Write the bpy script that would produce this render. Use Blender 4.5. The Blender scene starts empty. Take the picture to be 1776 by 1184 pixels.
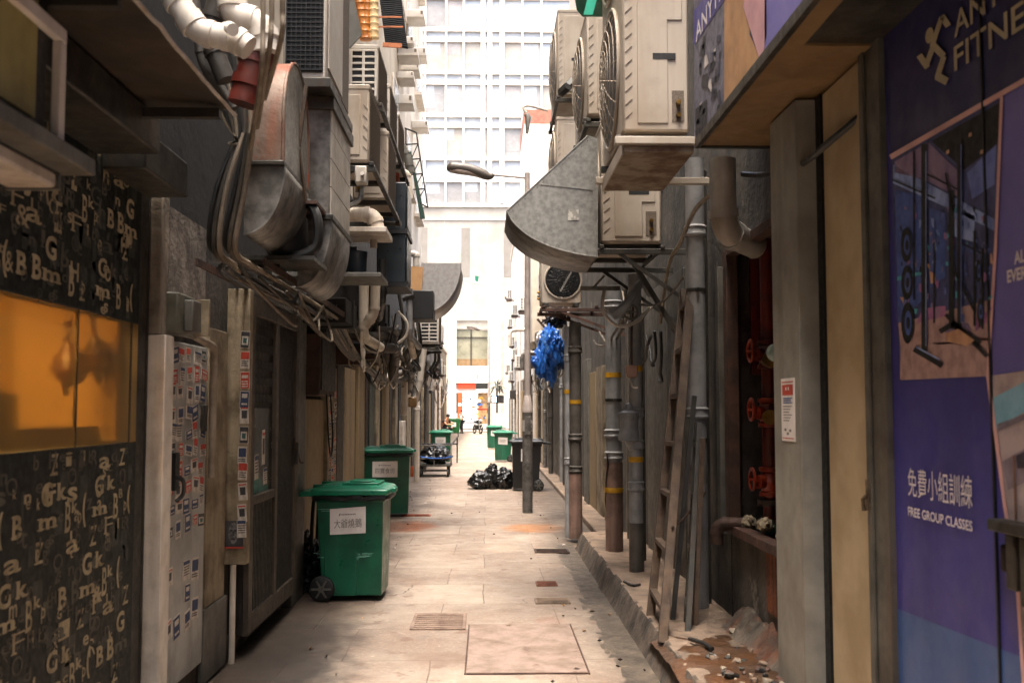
import bpy, bmesh, math, random
from mathutils import Vector as V, Matrix, noise as NZ
R=random.Random(11); S=bpy.context.scene; COL=S.collection; PI=math.pi
# ---------- the camera: pixel measures of the photo become points on real planes
F=1800.; CH=1.65; TH=math.atan(118/F); PS=math.atan(44/F*math.cos(TH))
FW=V((math.sin(PS)*math.cos(TH),math.cos(PS)*math.cos(TH),math.sin(TH))); RT=V((math.cos(PS),-math.sin(PS),0)); UP=RT.cross(FW); EYE=V((0,0,CH))
def ray(px,py): return FW+RT*((px-888)/F)-UP*((py-592)/F)
def aY(px,py,Y): d=ray(px,py); return EYE+d*(Y/d.y)
def aX(px,py,X): d=ray(px,py); return EYE+d*(X/d.x)
def aZ(px,py,Z): d=ray(px,py); return EYE+d*((Z-CH)/d.z)
# ---------- mesh builder
class MB:
    def __init__(s): s.v=[]; s.f=[]; s.m=[]; s.mi=0
    def add(s,vs,fs):
        b=len(s.v); s.v+=[V(x) for x in vs]; s.f+=[tuple(i+b for i in f) for f in fs]; s.m+=[s.mi]*len(fs); return s
    def mat(s,i): s.mi=i; return s
    def box(s,x0,x1,y0,y1,z0,z1,taper=1.0):
        cx,cy=(x0+x1)/2,(y0+y1)/2; p=[]
        for z,t in ((z0,taper),(z1,1.0)):
            for x,y in ((x0,y0),(x1,y0),(x1,y1),(x0,y1)): p.append((cx+(x-cx)*t,cy+(y-cy)*t,z))
        return s.add(p,[(3,2,1,0),(4,5,6,7),(0,1,5,4),(1,2,6,5),(2,3,7,6),(3,0,4,7)])
    def bar(s,a,b,w,h,upv=(0,0,1)):
        a,b=V(a),V(b); d=(b-a).normalized(); u=V(upv)
        if abs(d.dot(u))>.98: u=V((0,1,0))
        r=d.cross(u).normalized()*w/2; t=r.cross(d).normalized()*h/2
        p=[q+i*r+j*t for q in (a,b) for i,j in ((-1,-1),(1,-1),(1,1),(-1,1))]
        return s.add(p,[(3,2,1,0),(4,5,6,7),(0,1,5,4),(1,2,6,5),(2,3,7,6),(3,0,4,7)])
    def tube(s,pts,r,n=10,cap=True,closed=False):
        pts=[V(p) for p in pts]; m=len(pts); rs=r if isinstance(r,(list,tuple)) else [r]*m
        base=len(s.v); ref=None; vs=[]; fs=[]
        for i,p in enumerate(pts):
            if closed: d=pts[(i+1)%m]-pts[i-1]
            else: d=pts[min(i+1,m-1)]-pts[max(i-1,0)]
            d=d.normalized() if d.length>1e-9 else V((0,0,1))
            if ref is None: ref=V((0,0,1)) if abs(d.z)<.9 else V((1,0,0))
            x=(ref-d*ref.dot(d)); x=x.normalized() if x.length>1e-6 else d.orthogonal().normalized()
            y=d.cross(x); ref=x
            for k in range(n):
                a=2*PI*k/n; vs.append(p+(x*math.cos(a)+y*math.sin(a))*rs[i])
        for i in range(m if closed else m-1):
            j=(i+1)%m
            for k in range(n): fs.append((i*n+k,i*n+(k+1)%n,j*n+(k+1)%n,j*n+k))
        if cap and not closed: fs.append(tuple(reversed(range(n)))); fs.append(tuple((m-1)*n+k for k in range(n)))
        return s.add(vs,fs)
    def prism(s,poly,vec):
        n=len(poly); vec=V(vec); p=[V(q) for q in poly]; p+= [q+vec for q in p]
        return s.add(p,[tuple(reversed(range(n))),tuple(range(n,2*n))]+[(i,(i+1)%n,n+(i+1)%n,n+i) for i in range(n)])
    def face(s,poly): return s.add(poly,[tuple(range(len(poly)))])
    def lathe(s,prof,c=(0,0,0),n=16,M=None):
        vs=[];fs=[];m=len(prof); c=V(c)
        for r,z in prof:
            for k in range(n):
                q=V((r*math.cos(2*PI*k/n),r*math.sin(2*PI*k/n),z)); vs.append(c+(M@q if M else q))
        for i in range(m-1):
            for k in range(n): fs.append((i*n+k,i*n+(k+1)%n,(i+1)*n+(k+1)%n,(i+1)*n+k))
        fs.append(tuple(reversed(range(n)))); fs.append(tuple((m-1)*n+k for k in range(n)))
        return s.add(vs,fs)
    def blob(s,c,rad,seed,amp=.25,sub=4,freq=2.2,flat=None,crease=0):
        bm=bmesh.new(); bmesh.ops.create_icosphere(bm,subdivisions=sub,radius=1); c=V(c); vs=[]
        for v in bm.verts:
            d=v.co.normalized(); o=V((seed*7.3,seed*3.1,seed*1.7))
            k=1+amp*NZ.fractal(d*freq+o,1,2,4)
            if crease: k-=crease*abs(NZ.noise(d*freq*2.6+o))+crease*.6*abs(NZ.noise(V((d.x,d.y,d.z*.3))*freq*5+o))
            q=V((d.x*rad[0]*k,d.y*rad[1]*k,d.z*rad[2]*k))+c
            if flat is not None and q.z<flat: q.z=flat+(q.z-flat)*.04
            vs.append(q)
        fs=[tuple(v.index for v in f.verts) for f in bm.faces]; bm.free(); return s.add(vs,fs)
    def xf(s,M): s.v=[M@v for v in s.v]; return s
    def mesh(s,name,mats,org,fixn=True):
        me=bpy.data.meshes.new(name); me.from_pydata([tuple(v-org) for v in s.v],[],s.f)
        for m in (mats if isinstance(mats,(list,tuple)) else [mats]): me.materials.append(m)
        me.polygons.foreach_set('material_index',s.m)
        if fixn:
            bm=bmesh.new(); bm.from_mesh(me); bmesh.ops.recalc_face_normals(bm,faces=bm.faces); bm.to_mesh(me); bm.free()
        me.polygons.foreach_set('use_smooth',[True]*len(me.polygons)); me.set_sharp_from_angle(angle=math.radians(38)); me.update()
        return me
ORG={}
def tag(o,label,cat,group=None,kind=None):
    if label: o['label']=label
    if cat: o['category']=cat
    if group: o['group']=group
    if kind: o['kind']=kind
    return o
def thing(name,label,cat,loc=(0,0,0),group=None):
    e=bpy.data.objects.new(name,None); COL.objects.link(e); e.location=loc; e.empty_display_size=.1; ORG[e.name]=V(loc); return tag(e,label,cat,group)
def finish(o,bevel,sub=0):
    if bevel:
        m=o.modifiers.new('Bevel','BEVEL'); m.width=bevel; m.segments=2; m.limit_method='ANGLE'; m.angle_limit=math.radians(40); m.harden_normals=False
    return o
def part(name,mb,mats,parent,bevel=0,label=None,fixn=True):
    org=ORG[parent.name]; o=bpy.data.objects.new(name,mb.mesh(name,mats,org,fixn)); COL.objects.link(o); o.parent=parent; ORG[o.name]=org
    if label: o['label']=label
    return finish(o,bevel)
def solo(name,mb,mats,label,cat,group=None,kind=None,bevel=0,fixn=True):
    xs=[v.x for v in mb.v]; ys=[v.y for v in mb.v]; zs=[v.z for v in mb.v]
    org=V(((min(xs)+max(xs))/2,(min(ys)+max(ys))/2,min(zs)))
    o=bpy.data.objects.new(name,mb.mesh(name,mats,org,fixn)); COL.objects.link(o); o.location=org; ORG[o.name]=org
    tag(o,label,cat,group,kind); return finish(o,bevel)
def copy_tree(o,loc=None,rz=None,label=None,group=None,scale=None,parent=None):
    c=o.copy(); COL.objects.link(c)
    if parent: c.parent=parent
    if loc is not None: c.location=loc
    if rz is not None: c.rotation_euler=(0,0,rz)
    if scale is not None: c.scale=(scale,)*3 if not isinstance(scale,(tuple,list)) else scale
    if label: c['label']=label
    if group: c['group']=group
    ORG[c.name]=V(c.location)
    for ch in list(o.children): copy_tree(ch,parent=c)
    return c
# ---------- lettering
_T={}
def glyphs(txt,bold):
    k=(txt,bold)
    if k not in _T:
        cu=bpy.data.curves.new('t','FONT'); cu.body=txt; cu.size=1; cu.offset=bold; cu.resolution_u=3
        ob=bpy.data.objects.new('t',cu); COL.objects.link(ob); bpy.context.view_layer.update()
        me=bpy.data.meshes.new_from_object(ob.evaluated_get(bpy.context.evaluated_depsgraph_get()))
        vs=[v.co.copy() for v in me.vertices]; _T[k]=(vs,[tuple(p.vertices) for p in me.polygons],max([v.x for v in vs],default=0),min([v.x for v in vs],default=0))
        bpy.data.objects.remove(ob); bpy.data.curves.remove(cu); bpy.data.meshes.remove(me)
    return _T[k]
def text(mb,txt,o,ux,uz,h,bold=0,width=None,off=0):
    """letters of cap height h on the plane through o; width stretches the whole line"""
    vs,fs,x1,x0=glyphs(txt,bold); ux,uz=V(ux),V(uz); n=ux.cross(uz); o=V(o)+n*off; k=h/.7; kx=k if width is None else width/(x1-x0)
    return mb.add([o+ux*(v.x-x0)*kx+uz*v.y*k for v in vs],fs)
# ---------- materials
def lin(c): return c/12.92 if c<=.04045 else ((c+.055)/1.055)**2.4
def H(s): return tuple(lin(int(s[i:i+2],16)/255) for i in (0,2,4))+(1,)
def M(name,c,c2=None,sc=5,rough=.6,metal=0,bump=0,bsc=40,streak=None,amt=.5,ssc=4,spread=(.42,.62),spec=.5,rvar=.12,coat=0,streak2=None,ab=.55):
    m=bpy.data.materials.new(name); m.use_nodes=True; nt=m.node_tree; N=nt.nodes; L=nt.links; B=N['Principled BSDF']
    tc=N.new('ShaderNodeTexCoord')
    def nz(scale,det=7,st=None,r=.6):
        n=N.new('ShaderNodeTexNoise'); n.inputs['Scale'].default_value=scale; n.inputs['Detail'].default_value=det; n.inputs['Roughness'].default_value=r
        if st:
            mp=N.new('ShaderNodeMapping'); mp.inputs['Scale'].default_value=st; L.new(tc.outputs['Object'],mp.inputs[0]); L.new(mp.outputs[0],n.inputs['Vector'])
        else: L.new(tc.outputs['Object'],n.inputs['Vector'])
        return n
    def mask(n,a,b,k):
        r=N.new('ShaderNodeMapRange'); r.inputs[1].default_value=a; r.inputs[2].default_value=b; r.inputs[4].default_value=k; L.new(n.outputs['Fac'],r.inputs[0]); return r
    def mixc(f,a,b):
        x=N.new('ShaderNodeMix'); x.data_type='RGBA'; L.new(f.outputs[0],x.inputs[0])
        for i,q in ((6,a),(7,b)):
            if isinstance(q,tuple): x.inputs[i].default_value=q
            else: L.new(q,x.inputs[i])
        return x.outputs[2]
    c=H(c) if isinstance(c,str) else c; c2=(H(c2) if isinstance(c2,str) else c2) or tuple(v*.72 for v in c[:3])+(1,)
    col=mixc(mask(nz(sc),spread[0],spread[1],1),c,c2)
    if streak: col=mixc(mask(nz(ssc,6,(1,1,.09)),.5,.72,amt),col,H(streak) if isinstance(streak,str) else streak)
    if streak2: col=mixc(mask(nz(sc*.7,9,None,.7),ab,ab+.1,.9),col,H(streak2))
    L.new(col,B.inputs['Base Color'])
    r=mask(nz(sc*3),.3,.7,0); r.inputs[3].default_value=max(.03,rough-rvar); r.inputs[4].default_value=min(1,rough+rvar); L.new(r.outputs[0],B.inputs['Roughness'])
    B.inputs['Metallic'].default_value=metal; B.inputs['Specular IOR Level'].default_value=spec
    if coat: B.inputs['Coat Weight'].default_value=coat
    if bump:
        b=N.new('ShaderNodeBump'); b.inputs['Strength'].default_value=bump; b.inputs['Distance'].default_value=.02; L.new(nz(bsc,5).outputs['Fac'],b.inputs['Height']); L.new(b.outputs[0],B.inputs['Normal'])
    return m
def EM(name,c,s):
    m=bpy.data.materials.new(name); m.use_nodes=True; B=m.node_tree.nodes['Principled BSDF']; B.inputs['Base Color'].default_value=H(c); B.inputs['Emission Color'].default_value=H(c); B.inputs['Emission Strength'].default_value=s; return m
def GLASS(name,tint,gloss=.12,rough=.05):
    m=bpy.data.materials.new(name); m.use_nodes=True; nt=m.node_tree; N=nt.nodes; L=nt.links; N.remove(N['Principled BSDF'])
    t=N.new('ShaderNodeBsdfTransparent'); t.inputs[0].default_value=H(tint); g=N.new('ShaderNodeBsdfGlossy'); g.inputs['Roughness'].default_value=rough
    x=N.new('ShaderNodeMixShader'); x.inputs[0].default_value=gloss; L.new(t.outputs[0],x.inputs[1]); L.new(g.outputs[0],x.inputs[2]); L.new(x.outputs[0],N['Material Output'].inputs[0]); return m
m_conc=M('grimy concrete','4c4740','2a2622',sc=2.2,rough=.9,bump=.5,bsc=18,streak='1d1815',amt=.85,ssc=3,streak2='8f8478',ab=.6)
m_conc2=M('stained pale concrete','8d8272','5b5146',sc=3,rough=.9,bump=.5,bsc=22,streak='33291f',amt=.7,ssc=4)
m_render=M('old cream render','b9b0a2','a89d8e',sc=1.6,rough=.9,bump=.15,bsc=10,streak='8c7f6d',amt=.5,ssc=1.5)
m_white=M('white painted render','c9c4bc','bdb8b0',sc=.8,rough=.85,streak='b5ada0',amt=.35,ssc=.7)
m_dark=M('soot dark plaster','1d1916','100d0c',sc=3,rough=.9,bump=.15,bsc=20,streak='0e0b0a',amt=.8)
m_cream=M('peeling cream paint','8c7f68','5f523e',sc=4,rough=.75,bump=.3,bsc=30,streak='3d3022',amt=.7,ssc=7)
m_creamy=M('clean cream paint','836f4f','7d6c50',sc=3,rough=.7,streak='54442f',amt=.6,ssc=3)
m_whitepaint=M('worn white paint','c4bbb0','a79c90',sc=5,rough=.6,bump=.15,streak='7a6a58',amt=.6,ssc=9)
m_brown=M('brown painted steel','2c2721','1c1814',sc=6,rough=.6,bump=.15,streak='17100b',amt=.7,ssc=8)
m_grey=M('grey painted steel','5c5a54','45433e',sc=4,rough=.55,bump=.1,streak='3a332b',amt=.6,ssc=7)
m_dgrey=M('dark grey steel','3b3934','25231f',sc=5,rough=.5,metal=.3,bump=.1,streak='4c3423',amt=.4,ssc=8)
m_door=M('grey sheet door','a09f9b','868581',sc=3,rough=.5,metal=.25,bump=.06,streak='5f584e',amt=.6,ssc=6)
m_galv=M('galvanised sheet','8a8984','6b6a66',sc=22,rough=.42,metal=.55,spread=(.45,.58),bump=.05,bsc=14,streak='5a5149',amt=.35,ssc=3)
m_galvd=M('weathered galvanised duct','7e7b76','55534f',sc=9,rough=.5,metal=.45,bump=.12,bsc=10,streak='4a382a',amt=.7,ssc=5)
m_galvrust=M('rusting duct paint','6b645a','4c463f',sc=5,rough=.55,metal=.3,bump=.15,streak='8a3f1a',amt=.95,ssc=3.2,streak2='8a3a17',ab=.58)
m_ac=M('aged cream enamel','a89d90','978b7d',sc=2.5,rough=.5,streak='8b7862',amt=.55,ssc=5,bump=.03)
m_acw=M('white enamel','bbb5ad','aaa399',sc=2.5,rough=.5,streak='a39583',amt=.4,ssc=5)
m_acd=M('dark fin mesh','685c50','4f453c',sc=90,rough=.8)  # fine dark brown speckle for fins, vents and grilles
m_black=M('black painted metal','0d0d0e','050505',sc=8,rough=.5,streak='2b2622',amt=.4)
m_blackbox=M('bluish black enamel','1b2228','11161a',sc=4,rough=.38,streak='39424a',amt=.3)
m_rubber=M('black rubber','0f0f10','080808',sc=10,rough=.6)
m_pvc=M('cream pvc pipe','c9bfb2','b0a391',sc=4,rough=.45,streak='6d5c49',amt=.6,ssc=6)
m_pvcg=M('grey painted pipe','8a8a8b','6c6c6d',sc=4,rough=.5,bump=.08,streak='463e35',amt=.55,ssc=6)
m_pvcd=M('dark sooted pipe','4d4842','322d28',sc=4,rough=.6,bump=.15,streak='1f1a16',amt=.7,ssc=6)
m_rustpipe=M('pinkish rust primer pipe','7b6156','5b463c',sc=4,rough=.75,bump=.25,streak='33271f',amt=.7,ssc=5)
m_redpipe=M('faded red duct paint','6a2418','45160e',sc=4,rough=.5,streak='2a120b',amt=.6)
m_fire=M('fire red paint','560f08','350905',sc=6,rough=.4,streak='2c0a05',amt=.6,ssc=7)
m_orange=M('orange red valve paint','86290f','5c1b0a',sc=8,rough=.4)
m_brass=M('tarnished brass','8a6a36','5e451f',sc=9,rough=.35,metal=.9)
m_iron=M('rusty dark iron','3e2a20','22160f',sc=7,rough=.7,metal=.3,bump=.4)
m_rustfr=M('rust brown frame','4a3024','321f16',sc=7,rough=.7,bump=.2,streak='23130c',amt=.6)
m_wood=M('weathered ladder timber','4f3e2f','37291e',sc=6,rough=.8,bump=.2,bsc=60,streak='2c2118',amt=.7,ssc=20)
m_bamboo=M('orange bamboo','c07a36','9a5a22',sc=6,rough=.45,streak='6d3c14',amt=.4)
m_bamboop=M('pale bamboo','d8bd8e','c2a372',sc=6,rough=.5,streak='9a7a4c',amt=.4)
m_conduit=M('beige conduit','85796a','665a4a',sc=6,rough=.65,streak='4f4029',amt=.6,ssc=6)
m_pvcw=M('white pvc pipe','d8d0c6','c4bbaf',sc=4,rough=.4,streak='8d8070',amt=.5,ssc=6)
m_grime_shade=M('greasy shade-dark wall','453c33','231d18',sc=2.5,rough=.85,bump=.5,bsc=18,streak='100d0b',amt=.9,ssc=3)  # dirty wall, its colour darkened further for the shadow under the ducts
m_conduitd=M('dirty shade-dark conduit','4d463c','342e27',sc=6,rough=.55,streak='2a2219',amt=.6,ssc=6)  # dirt and the shadow over the bundle, both put into the conduit colour
m_cable=M('black cable sheath','15130f','0b0a08',sc=9,rough=.5)
m_cableb=M('dusty beige cable','75695a','564a3c',sc=9,rough=.6)
m_cablew=M('pale cable','c4bbb0','a89e90',sc=9,rough=.5)
m_bin=M('green bin plastic','045038','033c2a',sc=3,rough=.38,streak2='11583f',ab=.6,streak='2c6b52',amt=.4,ssc=6,bump=.05,bsc=120)
m_binlid=M('green lid plastic','0a6e50','075a40',sc=3,rough=.36,bump=.04,bsc=120)
m_binblk=M('charcoal bin plastic','131416','0f1011',sc=3,rough=.4,bump=.04,bsc=120)
m_bag=M('black bin bag','0c0c0d','060606',sc=6,rough=.34,bump=.5,bsc=9,rvar=.08)
m_blue=M('blue plastic bag','2a68c0','1b4f9c',sc=7,rough=.35,bump=.6,bsc=16)
m_paper=M('white paper','dcd6d2','cbc4bf',sc=6,rough=.8)
m_ink=M('faint grey ink','77736f','6a6662',sc=6,rough=.8)
m_inkd=M('dark ink','1b1b1f','141418',sc=6,rough=.8)
m_card=M('brown cardboard','b98f63','a57c52',sc=5,rough=.85)
m_cream_txt=M('cream print','aa9d80','837659',sc=14,rough=.7,spread=(.4,.66))
m_dim_txt=M('dim grey print','57554a','3a3a34',sc=14,rough=.75)
m_letter=M('dark printed board','171c1a','0f1311',sc=8,rough=.6,spec=.3,bump=.05,streak='2c302b',amt=.4)
m_tape=M('yellow warning tape','b98a10','8d6709',sc=9,rough=.5)
m_tilered=M('red tile strip','8f5a48','7a4a3b',sc=5,rough=.8)
m_purple=M('deep purple print','413e8c','3a377e',bump=.12,bsc=2.5,sc=2,rough=.5,spec=.5)
m_purpled=M('dark indigo print','2b2a5c','262552',sc=2,rough=.5,spec=.5)
m_lilac=M('lilac print','6f69b2','645fa4',sc=2,rough=.45)
m_bluep=M('steel blue print','3b5c96','345288',sc=2,rough=.45)
m_pinkline=M('pink print line','dcb0ae','caa0a0',sc=4,rough=.5)
m_logo=M('dull gold lettering','b8ad92','a59a80',sc=5,rough=.5)
m_wtxt=M('white lettering','ded8dc','cfc8ce',sc=5,rough=.6)
m_tan=M('tan soffit board','7c6240','6b5334',sc=3,rough=.6,streak='6d4a20',amt=.4,ssc=2)
m_teal=M('teal awning canvas','06755c','045c48',sc=3,rough=.6)
m_skin=M('skin','b98566','a87555',sc=6,rough=.55)
m_hair=M('dark hair','120e0b','0b0806',sc=20,rough=.6)
m_shirt=M('white shirt','d5d2cf','c2bfbb',sc=6,rough=.8)
m_trous=M('dark trousers','15161b','101115',sc=6,rough=.8)
m_cork=M('corrugated dark sheet','26282a','191b1c',sc=5,rough=.5,metal=.3)
EXPO,SUN,WB,HAZE=2.7,1.05,6450,0
# ---------- ground
def slab_mat():
    m=bpy.data.materials.new('alley paving'); m.use_nodes=True; nt=m.node_tree; N=nt.nodes; L=nt.links; B=N['Principled BSDF']
    tc=N.new('ShaderNodeNewGeometry')
    def noise(s,d=8,r=.6,st=None):
        n=N.new('ShaderNodeTexNoise'); n.inputs['Scale'].default_value=s; n.inputs['Detail'].default_value=d; n.inputs['Roughness'].default_value=r
        if st: mp=N.new('ShaderNodeMapping'); mp.inputs['Scale'].default_value=st; L.new(tc.outputs['Position'],mp.inputs[0]); L.new(mp.outputs[0],n.inputs[0])
        else: L.new(tc.outputs['Position'],n.inputs[0])
        return n.outputs['Fac']
    def rng(v,a,b,c=0,d=1):
        r=N.new('ShaderNodeMapRange'); r.inputs[1].default_value=a; r.inputs[2].default_value=b; r.inputs[3].default_value=c; r.inputs[4].default_value=d; L.new(v,r.inputs[0]); return r.outputs[0]
    def mix(f,a,b,t='MIX'):
        x=N.new('ShaderNodeMix'); x.data_type='RGBA'; x.blend_type=t
        if isinstance(f,float): x.inputs[0].default_value=f
        else: L.new(f,x.inputs[0])
        for i,q in ((6,a),(7,b)):
            if isinstance(q,tuple): x.inputs[i].default_value=q
            else: L.new(q,x.inputs[i])
        return x.outputs[2]
    def mul(a,b):
        x=N.new('ShaderNodeMath'); x.operation='MULTIPLY'; L.new(a,x.inputs[0]); L.new(b,x.inputs[1]); return x.outputs[0]
    w=N.new('ShaderNodeVectorMath'); w.operation='SCALE'; nn=N.new('ShaderNodeTexNoise'); nn.inputs['Scale'].default_value=1.3; L.new(tc.outputs['Position'],nn.inputs[0]); L.new(nn.outputs['Color'],w.inputs[0]); w.inputs['Scale'].default_value=.05
    ad=N.new('ShaderNodeVectorMath'); L.new(tc.outputs['Position'],ad.inputs[0]); L.new(w.outputs[0],ad.inputs[1])
    br=N.new('ShaderNodeTexBrick'); L.new(ad.outputs[0],br.inputs['Vector'])
    for k,v in (('Scale',1.),('Mortar Size',.006),('Mortar Smooth',.5),('Brick Width',.93),('Row Height',1.0),('Bias',0.)): br.inputs[k].default_value=v
    br.inputs['Color1'].default_value=H('7c6f63'); br.inputs['Color2'].default_value=H('958779'); br.inputs['Mortar'].default_value=H('54453b'); br.offset=.37; br.squash=1
    col=mix(rng(noise(.9,8,.65),.42,.66),br.outputs['Color'],H('6f5f53'))
    col=mix(rng(noise(2.1,10,.75),.55,.62,0,.4),col,H('6a584c'))
    col=mix(rng(noise(9,9,.75),.62,.68,0,.6),col,H('55473d'))
    col=mix(rng(noise(14,8,.7),.63,.68,0,.5),col,H('c0ae9d'))
    col=mix(rng(noise(34,4,.7),.5,.75,0,.35),col,H('bba793'))
    col=mix(rng(noise(3.2,9,.7,(1.2,.35,1)),.52,.70,0,.65),col,H('7c6656'))
    col=mix(rng(noise(.6,6,.6,(1,.5,1)),.54,.70,0,.6),col,H('75604f'))
    def spot(x,y,rx,ry,c,k):
        mp=N.new('ShaderNodeMapping'); mp.vector_type='TEXTURE'; mp.inputs['Location'].default_value=(x,y,0); mp.inputs['Scale'].default_value=(rx,ry,1); L.new(ad.outputs[0],mp.inputs[0])
        g=N.new('ShaderNodeTexGradient'); g.gradient_type='SPHERICAL'; L.new(mp.outputs[0],g.inputs[0])
        a=N.new('ShaderNodeMath'); a.operation='ADD'; L.new(g.outputs['Fac'],a.inputs[0]); L.new(rng(noise(4,7,.65),0,1,-.5,.42),a.inputs[1])
        return mix(rng(a.outputs[0],.05,.45,0,k),col,H(c))
    for q in SPOTS: col=spot(*q)
    vo=N.new('ShaderNodeTexVoronoi'); vo.feature='DISTANCE_TO_EDGE'; vo.inputs['Scale'].default_value=.75; w2=N.new('ShaderNodeVectorMath'); w2.operation='SCALE'; n2=N.new('ShaderNodeTexNoise'); n2.inputs['Scale'].default_value=5; n2.inputs['Detail'].default_value=6; L.new(tc.outputs['Position'],n2.inputs[0]); L.new(n2.outputs['Color'],w2.inputs[0]); w2.inputs['Scale'].default_value=.22
    a2=N.new('ShaderNodeVectorMath'); L.new(tc.outputs['Position'],a2.inputs[0]); L.new(w2.outputs[0],a2.inputs[1]); L.new(a2.outputs[0],vo.inputs['Vector'])
    col=mix(mul(rng(vo.outputs['Distance'],.0035,.007,1,0),rng(noise(.7,3),.56,.64)),col,H('4a3d34'))
    sx=N.new('ShaderNodeSeparateXYZ'); L.new(tc.outputs['Position'],sx.inputs[0])
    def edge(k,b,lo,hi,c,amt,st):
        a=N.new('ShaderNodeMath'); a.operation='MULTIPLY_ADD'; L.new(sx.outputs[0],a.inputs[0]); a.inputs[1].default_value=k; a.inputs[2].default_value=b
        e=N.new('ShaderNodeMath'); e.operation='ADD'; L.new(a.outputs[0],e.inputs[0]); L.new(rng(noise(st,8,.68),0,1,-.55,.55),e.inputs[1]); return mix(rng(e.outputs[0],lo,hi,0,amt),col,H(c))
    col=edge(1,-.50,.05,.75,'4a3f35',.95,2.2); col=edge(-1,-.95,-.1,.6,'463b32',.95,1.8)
    L.new(col,B.inputs['Base Color']); L.new(rng(noise(5),.35,.7,.55,.92),B.inputs['Roughness'])
    bp=N.new('ShaderNodeBump'); bp.inputs['Strength'].default_value=.45; bp.inputs['Distance'].default_value=.006
    hh=N.new('ShaderNodeMath'); hh.operation='SUBTRACT'; L.new(noise(45,5,.7),hh.inputs[0]); L.new(br.outputs['Fac'],hh.inputs[1]); L.new(hh.outputs[0],bp.inputs['Height']); L.new(bp.outputs[0],B.inputs['Normal'])
    return m
def gp(px,py): p=aZ(px,py,0); return p.x,p.y
SPOTS=[]
for px,py,rx,ry,c,k in ((705,912,.55,.9,'8a4a1c',.9),(930,915,.6,.7,'97602c',.7),(470,1112,.85,1.5,'2a241f',1.),(560,1050,.35,.5,'3a2a20',.8),(420,1170,.9,.9,'2b2723',1.),(690,880,.6,1.6,'5e4c40',.5),
    (1010,965,.30,1.2,'453a32',.8),(640,1035,.3,.5,'55443a',.7),(870,950,.3,.5,'b39c88',.3),(770,1140,.3,.25,'6b5547',.6),(690,835,.8,4,'6e5a4b',.6),(930,850,.5,5,'5f4e42',.7),(960,1075,.16,.2,'7d4a3a',.25)):
    x,y=gp(px,py); SPOTS.append((x,y,rx,ry,c,k))
m_pave=slab_mat()
m_asph=M('street asphalt','575350','45413e',sc=3,rough=.9,bump=.3,bsc=60)
solo('ground',MB().face([(-300,-80,-.03),(300,-60,-.03),(300,500,-.03),(-300,500,-.03)]),m_asph,None,None,kind='structure')
def grid(x0,x1,y0,y1,nx,ny,fz):
    b=MB(); vs=[(x0+(x1-x0)*i/nx,y0+(y1-y0)*j/ny,0) for j in range(ny+1) for i in range(nx+1)]
    vs=[(x,y,fz(x,y)) for x,y,_ in vs]; w=nx+1
    return b.add(vs,[(j*w+i,j*w+i+1,(j+1)*w+i+1,(j+1)*w+i) for j in range(ny) for i in range(nx)])
solo('alley_paving',grid(-2.8,1.9,-12,76,38,400,lambda x,y:.004*NZ.noise(V((x*1.3,y*1.1,0)))+.003*NZ.noise(V((x*5,y*5,3)))-.03*max(0,min(1,(x-.86)/.12))*(1 if y<13 else 0)),m_pave,None,None,kind='structure')
solo('street_pavement',MB().box(-30,30,76.02,79,-.02,.09),M('far pavement','8d8379','7d746b',sc=2,rough=.9),None,None,kind='structure',bevel=.02)
solo('far_pavement',MB().box(-30,30,88,92,-.02,.11),M('far pavement pale','958b80','857b71',sc=2,rough=.9),None,None,kind='structure',bevel=.02)
# raised kerb platform by the drain pipes, broken nose towards the alley
def platform(x,y):
    e=x-(1.05+.03*NZ.noise(V((0,y*1.7,0)))+.015*NZ.noise(V((3,y*7,0))))
    t=max(0,min(1,e/.10)); t=t*t*(3-2*t)
    endt=max(0,min(1,(12.7-y)/.12))
    return -.02+(.205+.012*NZ.noise(V((x*4,y*3,1))))*t*endt
m_plat=M('stained kerb concrete','7d6a5a','5a4c40',sc=3,rough=.9,bump=.6,bsc=26,streak2='4c3b30',ab=.6)
kb=grid(.98,1.9,2.5,12.9,46,330,platform)
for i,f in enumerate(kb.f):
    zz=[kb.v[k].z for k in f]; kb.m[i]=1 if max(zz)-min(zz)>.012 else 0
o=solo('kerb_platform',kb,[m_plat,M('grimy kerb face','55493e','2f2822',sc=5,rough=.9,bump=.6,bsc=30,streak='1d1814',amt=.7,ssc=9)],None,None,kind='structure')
solo('gutter_channel',grid(.80,1.06,2.5,13,10,150,lambda x,y:-.008+.012*abs(NZ.noise(V((x*7,y*4,2))))+.006*NZ.noise(V((x*20,y*20,2)))),M('wet gutter concrete','51473c','3a322a',sc=5,rough=.6,bump=.6,bsc=30,streak2='6e6051',ab=.57),None,None,kind='structure')
solo('low_kerb',MB().box(1.42,1.9,12.9,40,-.02,.085),m_plat,None,None,kind='structure',bevel=.015)
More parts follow.
